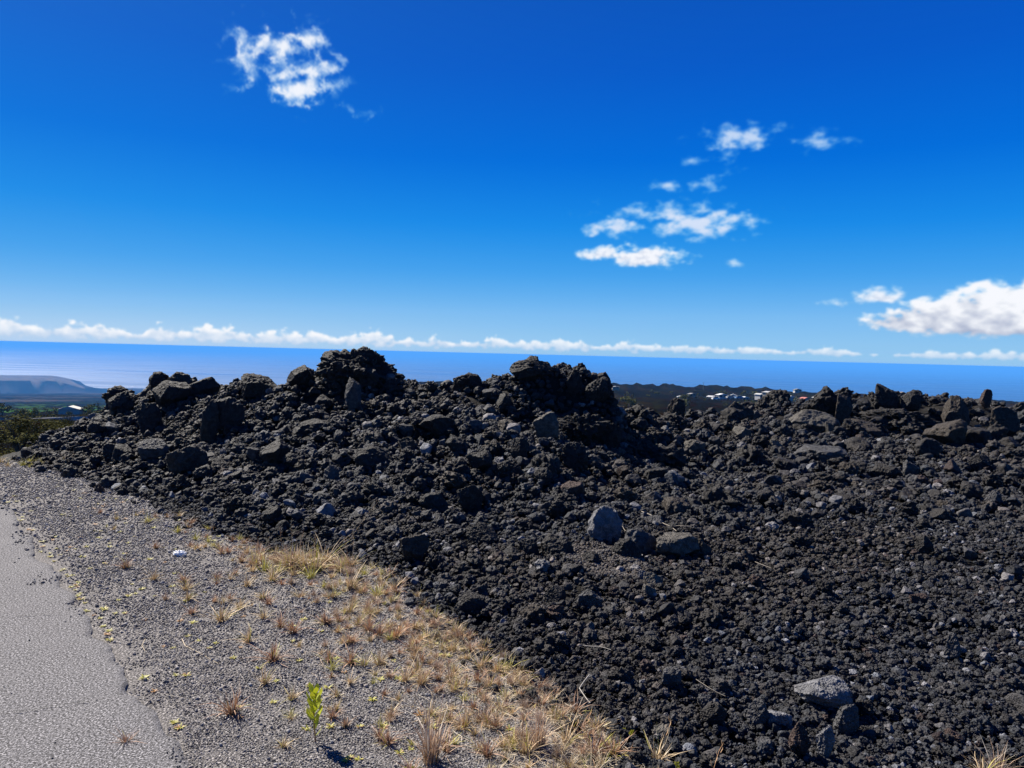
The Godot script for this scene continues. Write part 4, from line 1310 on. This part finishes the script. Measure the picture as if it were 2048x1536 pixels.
	# ferns at the lava's foot
	for a in [[0.51, -3.27, 0.06, 3, "three short fern fronds at the foot of the lava"], [0.69, -2.97, 0.085, 1, "single bright yellow fern frond at the bottom of the lava"], [0.60, -2.95, 0.055, 1, "small yellow fern frond beside the bright one"], [-0.35, -2.84, 0.04, 3, "small green fern beside the tallest dry tuft"], [2.02, -2.97, 0.05, 2, "green sprig growing in the clump on the lava"]]:
		var t := base("fern", Vector3(a[0], ground_y(a[0], a[1]) - 0.004, a[1]))
		tag(t, a[4], "fern", "ferns")
		for k in a[3]:
			g = Grow.new()
			var tilt := Vector3((k - (a[3] - 1) * 0.5) * 0.5, 1, rng.randf_range(-0.2, 0.3)).normalized()
			g.tube([Vector3(k * 0.012, 0, 0), Vector3(k * 0.012, 0, 0) + tilt * a[2]], [0.0016, 0.0006], Color(0.3, 0.26, 0.05))
			for j in 12:
				var y := 0.12 + 0.88 * j / 12.0
				for e in [-1.0, 1.0]:
					var root: Vector3 = Vector3(k * 0.012, 0, 0) + tilt * (a[2] * y)
					var l: float = a[2] * 0.17 * (1.0 - 0.55 * absf(y - 0.45))
					g.ribbon([root, root + Vector3(e * l * 0.6, l * 0.2, 0.002), root + Vector3(e * l, l * 0.28, 0.0)], Vector3(0, 1, 0.3).normalized(), [a[2] * 0.04, a[2] * 0.075, a[2] * 0.02], Color(0.42, 0.44, 0.03), Color(0.6, 0.56, 0.04))
			put("frond", g.mesh(), mats.leaf, t)
	# upright dry stems and long stalks
	var stalks := [[-1.68, -5.62, 0.30, 0.02], [-1.60, -5.66, 0.34, -0.02], [-1.52, -5.58, 0.28, 0.05], [-1.75, -5.60, 0.26, -0.06], [-1.45, -5.62, 0.24, 0.1], [-1.15, -5.62, 0.26, 0.02], [-1.20, -5.66, 0.22, -0.03], [-1.35, -5.8, 0.62, 0.62], [0.10, -2.96, 0.20, -0.12], [0.22, -2.92, 0.22, 0.35], [-0.28, -2.86, 0.2, 0.1], [0.62, -3.05, 0.2, 0.3], [0.75, -2.9, 0.24, 0.45], [-0.42, -3.4, 0.12, 0.3], [0.32, -3.1, 0.16, 0.25]]
	items = []
	for a in stalks:
		items.append([Vector2(a[0], a[1]), "thin dry upright stem"])
	labels = single_out(items, marks)
	for k in stalks.size():
		var a: Array = stalks[k]
		g = Grow.new()
		var pts := []
		var rs := []
		for j in 7:
			var u := j / 6.0
			pts.append(Vector3(a[3] * a[2] * u + 0.01 * sin(u * 5.0 + k), a[2] * u * cos(a[3]), 0.008 * sin(u * 7.0 + k)))
			rs.append(lerpf(0.0022, 0.0008, u) * (1.8 if j == 5 and k % 2 == 0 else 1.0))
		g.tube(pts, rs, [Color(0.36, 0.2, 0.1), Color(0.42, 0.33, 0.2)][k % 2])
		for j in 5:
			var u := 0.55 + 0.09 * j
			var root := Vector3(a[3] * a[2] * u, a[2] * u * cos(a[3]), 0)
			g.ribbon([root, root + Vector3(0.006 * (1 if j % 2 else -1), 0.015, 0.002), root + Vector3(0.008 * (1 if j % 2 else -1), 0.03, 0.0)], Vector3(0.3, 0, 0.95), [0.002, 0.004, 0.001], Color(0.4, 0.24, 0.12), Color(0.5, 0.33, 0.2))
		var o := put("dry_stalk", g.mesh(), mats.wood)
		o.position = Vector3(a[0], ground_y(a[0], a[1]) - 0.005, a[1])
		tag(o, labels[k], "stem", "dry upright stems")
	# lying straw
	var lists := [PackedFloat32Array(), PackedFloat32Array(), PackedFloat32Array()]
	for k in 2600:
		var d := 2.7 + absf(rng.randfn()) * 0.55 if k % 3 else rng.randf_range(3.4, 6.2)
		var x := toe(d) - absf(rng.randfn()) * 0.28 + 0.16 if k % 3 else toe(d) - absf(rng.randfn()) * 0.5
		var y := ground_y(x, -d) + rng.randf_range(0.002, 0.022)
		add_copy(lists[k % 3], Vector3(x, y, -d), Vector3.ONE * rng.randf_range(0.03, 0.11), tone(rng.randf_range(0.6, 1.2), 0.08), 0.25)
	var straw := mass("straw")
	for k in 3:
		g = Grow.new()
		g.ribbon([Vector3(-0.5, 0, 0), Vector3(-0.15, 0.05, 0.06 * k), Vector3(0.2, 0.05, -0.05), Vector3(0.5, 0.0, 0.08 - 0.08 * k)], Vector3(0, 0.3, 0.95).normalized(), [0.012, 0.02, 0.018, 0.006], Color(0.45, 0.36, 0.25), Color(0.5, 0.42, 0.31))
		copies_of("stems", g.mesh(), mats.plant, lists[k], straw)
	make_shrubs()

func leaf_cloud(sd: int, clumps: int, leaves: int, size: float, dark: Color, light: Color) -> ArrayMesh:
	var r := RandomNumberGenerator.new()
	r.seed = sd
	var g := Grow.new()
	for c in clumps:
		var at := Vector3(r.randf_range(-0.42, 0.42), 0, r.randf_range(-0.36, 0.36))
		at.y = r.randf_range(0.2, 0.86) * (1.0 - 0.7 * at.length())
		var rad := r.randf_range(0.09, 0.2)
		for k in leaves:
			var d := Vector3(r.randfn(), r.randfn() * 0.8, r.randfn()) * rad * 0.55
			var p := at + d
			var out := (d + Vector3(0, 0.1, 0)).normalized()
			var along := Vector3(r.randfn(), r.randfn(), r.randfn()).normalized()
			var l := size * r.randf_range(0.6, 1.3)
			var side := along.cross(out).normalized()
			g.ribbon([p, p + along * l * 0.5, p + along * l], side, [l * 0.12, l * 0.42, l * 0.05], dark.lerp(light, r.randf()), dark.lerp(light, r.randf()))
	return g.mesh()

func limbs(sd: int, h: float) -> ArrayMesh:
	var r := RandomNumberGenerator.new()
	r.seed = sd
	var g := Grow.new()
	for k in 7:
		var t := k * TAU / 7.0 + r.randf()
		var out := Vector3(cos(t), 0, sin(t)) * r.randf_range(0.1, 0.35)
		g.tube([Vector3(0, -0.08, 0), out * 0.3 + Vector3(0, h * 0.35, 0), out * 0.75 + Vector3(0.02, h * 0.7, 0), out + Vector3(0, h * r.randf_range(0.75, 1.0), 0)], [0.022, 0.016, 0.009, 0.003], Color(0.13, 0.10, 0.075))
	return g.mesh()

func make_shrubs() -> void:
	var green := [Color(0.03, 0.034, 0.014), Color(0.095, 0.09, 0.034)]
	var near := [[-32.7, 15.6, 1.3, 0.72, "largest olive shrub beyond the end of the gravel"], [-30.1, 16.4, 0.55, 0.6, "slim olive shrub next to the largest one"], [-29.8, 16.0, 0.42, 0.3, "small yellow green bush at the tip of the lava"], [-31.2, 17.5, 0.8, 0.45, "low dark shrub between the largest and the slim one"], [-34.6, 16.5, 1.2, 0.7, "shrub cut off by the frame behind the largest one"]]
	for k in near.size():
		var a: Array = near[k]
		var q := polar(a[0], a[1])
		q.y = maxf(q.y, land(q.x, -q.z))
		var t := base("shrub", q + Vector3(0, -0.05, 0), k * 1.3)
		tag(t, a[4], "shrub", "shrubs beyond the gravel")
		var light: Color = green[1] if k != 2 else Color(0.36, 0.34, 0.05)
		var crown := put("crown", leaf_cloud(60 + k, 34, 170, 0.042, green[0] if k != 2 else Color(0.16, 0.17, 0.03), light), mats.scrub, t)
		crown.scale = Vector3(a[2], a[3], a[2])
		var trunk := put("trunk", limbs(70 + k, 0.8), mats.wood, t)
		trunk.scale = Vector3(a[2], a[3], a[2])
	# small trees and bushes far out
	var shapes := []
	for k in 4:
		shapes.append(leaf_cloud(160 + k, 9, 34, 0.16, Color(0.035, 0.04, 0.016), Color(0.13, 0.125, 0.04)))
	var trunk_mesh := limbs(90, 0.7)
	var list := []
	for a in [[-28.75, 250.0, 4.2], [-30.9, 262.0, 3.4], [-28.1, 270.0, 2.6], [-32.6, 255.0, 3.6], [-33.6, 248.0, 4.0], [-29.2, 262.0, 2.4], [-31.9, 270.0, 2.6], [18.55, 400.0, 2.6], [20.6, 395.0, 3.0], [21.2, 400.0, 2.6], [16.9, 470.0, 4.0], [17.6, 480.0, 4.5], [15.4, 475.0, 4.5], [21.1, 300.0, 2.6], [21.9, 310.0, 2.2]]:
		list.append(a)
	for k in 80:
		list.append([rng.randf_range(7.5, 33.0), rng.randf_range(170.0, 560.0), rng.randf_range(1.2, 3.2)])
	for k in 14:
		list.append([rng.randf_range(-33.5, -27.0), rng.randf_range(60.0, 300.0), rng.randf_range(1.0, 2.4)])
	var items := []
	for a in list:
		var q := polar(a[0], a[1])
		items.append([Vector2(q.x, q.z), "far scrubby tree" if a[2] > 2.3 else "far low bush"])
	var marks := []
	for m in [["tall grey house", 18.6, 430.0], ["lone white cabin", 12.4, 415.0], ["gleaming white shed roof", -29.9, 250.0], ["red roofed house", 23.2, 560.0], ["lone reddish upright stone", 30.8, 120.0], ["sea ridge end beside the second summit", 8.0, 420.0], ["far road", -31.0, 80.0], ["balanced block on the far bank", 25.8, 250.0]]:
		var q := polar(m[1], m[2])
		marks.append([m[0], Vector2(q.x, q.z)])
	var labels := single_out(items, marks)
	for k in list.size():
		var a: Array = list[k]
		var t := base("scrub_tree" if a[2] > 2.3 else "scrub_bush", polar(a[0], a[1]) + Vector3(0, -0.15, 0), k * 0.9)
		tag(t, labels[k], "tree" if a[2] > 2.3 else "bush", "scrub dotted over the far lava")
		var cr := put("crown", shapes[k % 4], mats.scrub, t)
		cr.scale = Vector3(a[2] * 1.1, a[2], a[2] * 1.1)
		var tr := put("trunk", trunk_mesh, mats.wood, t)
		tr.scale = Vector3.ONE * a[2]

# ------------------------------------------------------------------ small things
func make_small_things() -> void:
	# crumpled white paper
	var src := icosphere(4)
	var p: PackedVector3Array = src[0].duplicate()
	for k in p.size():
		var d := p[k]
		var r: float = 0.75 + 0.5 * absf(noise.big.get_noise_3dv(d * 2.2)) - 0.35 * (noise.cell.get_noise_3dv(d * 1.9) + 0.4)
		p[k] = Vector3(d.x * 0.048, d.y * 0.022 + 0.014, d.z * 0.034) * r
	var paper := plain(lin(0.78, 0.78, 0.77), 0.8)
	var o := put("litter", to_mesh(p, normals(p, src[1]), src[1]), paper)
	o.position = Vector3(-2.5, ground_y(-2.5, -5.8) + 0.002, -5.8)
	tag(o, "white crumpled piece of litter on the gravel", "litter")
	# sticks and twigs: points relative to their start, on the ground
	var pale := Color(0.26, 0.225, 0.18)
	var grey := Color(0.36, 0.33, 0.29)
	var tw := [
		[[[-4.52, -7.66], [-4.40, -7.68], [-4.33, -7.67]], 0.008, pale, "pale stick lying on the gravel near the asphalt"],
		[[[-1.76, -4.12], [-1.70, -4.02], [-1.58, -3.92], [-1.44, -3.80]], 0.0035, Color(0.55, 0.45, 0.3), "long curved dry stem lying on the gravel"],
		[[[-1.96, -4.12], [-1.93, -4.02], [-1.88, -3.95]], 0.003, Color(0.55, 0.45, 0.3), "short dry stem lying beside the long curved one"],
		[[[1.27, -7.3], [1.38, -7.05], [1.45, -6.85], [1.47, -6.66]], 0.009, pale, "forked pale twig lying on the rubble behind the boulder cluster"],
		[[[1.45, -6.85], [1.55, -6.75], [1.66, -6.72]], 0.006, pale, "thin side twig beside the forked pale twig"],
		[[[0.95, -6.75], [1.0, -6.66], [1.01, -6.56]], 0.007, pale, "short bent twig by the tallest pale boulder"],
		[[[0.42, -3.75], [0.36, -3.62], [0.40, -3.5], [0.34, -3.42], [0.30, -3.33]], 0.005, grey, "bleached crooked twig at the edge of the dry grass"],
		[[[0.02, -3.55], [0.12, -3.5], [0.2, -3.42]], 0.004, grey, "bleached short twig near the bleached crooked one"],
		[[[-0.05, -3.72], [-0.12, -3.6], [-0.2, -3.52]], 0.004, grey, "grey twig slanting beside the yellow grass fringe"],
		[[[0.95, -3.75], [1.0, -3.68], [1.06, -3.62]], 0.0035, pale, "small pale twig in the near rubble"],
		[[[2.75, -5.3], [2.85, -5.3], [2.98, -5.33]], 0.004, pale, "thin pale twig far along the finer rubble"],
		[[[1.92, -5.9], [2.0, -5.76]], 0.005, pale, "pale splinter in the finer rubble"],
		[[[1.68, -5.35], [1.78, -5.5]], 0.004, pale, "slanting splinter in the finer rubble"],
		[[[0.42, -4.1], [0.5, -4.06], [0.56, -4.0]], 0.004, grey, "grey twig in the open rubble below the pale faced rock"]]
	for a in tw:
		var g := Grow.new()
		var pts := []
		var rs := []
		var first := Vector3.ZERO
		var n: int = a[0].size()
		for k in n:
			for j in (4 if k < n - 1 else 1):
				var u := j / 4.0
				var q := Vector2(a[0][k][0], a[0][k][1])
				if k < n - 1:
					q = q.lerp(Vector2(a[0][k + 1][0], a[0][k + 1][1]), u)
				var v := Vector3(q.x, ground_y(q.x, q.y) + (0.004 if q.x < toe(-q.y) else 0.05), q.y)
				if pts.is_empty():
					first = v
				pts.append(v - first)
		for k in pts.size():
			var s := 0.0
			var m := 0
			for j in range(maxi(0, k - 2), mini(pts.size(), k + 3)):
				s += pts[j].y
				m += 1
			pts[k].y = s / m
			rs.append(a[1] * 0.5 * lerpf(1.0, 0.5, float(k) / pts.size()))
		g.tube(pts, rs, a[2])
		var t := put("dry_twig", g.mesh(), mats.wood)
		t.position = first
		tag(t, a[3], "twig", "dry twigs and stems on the ground")
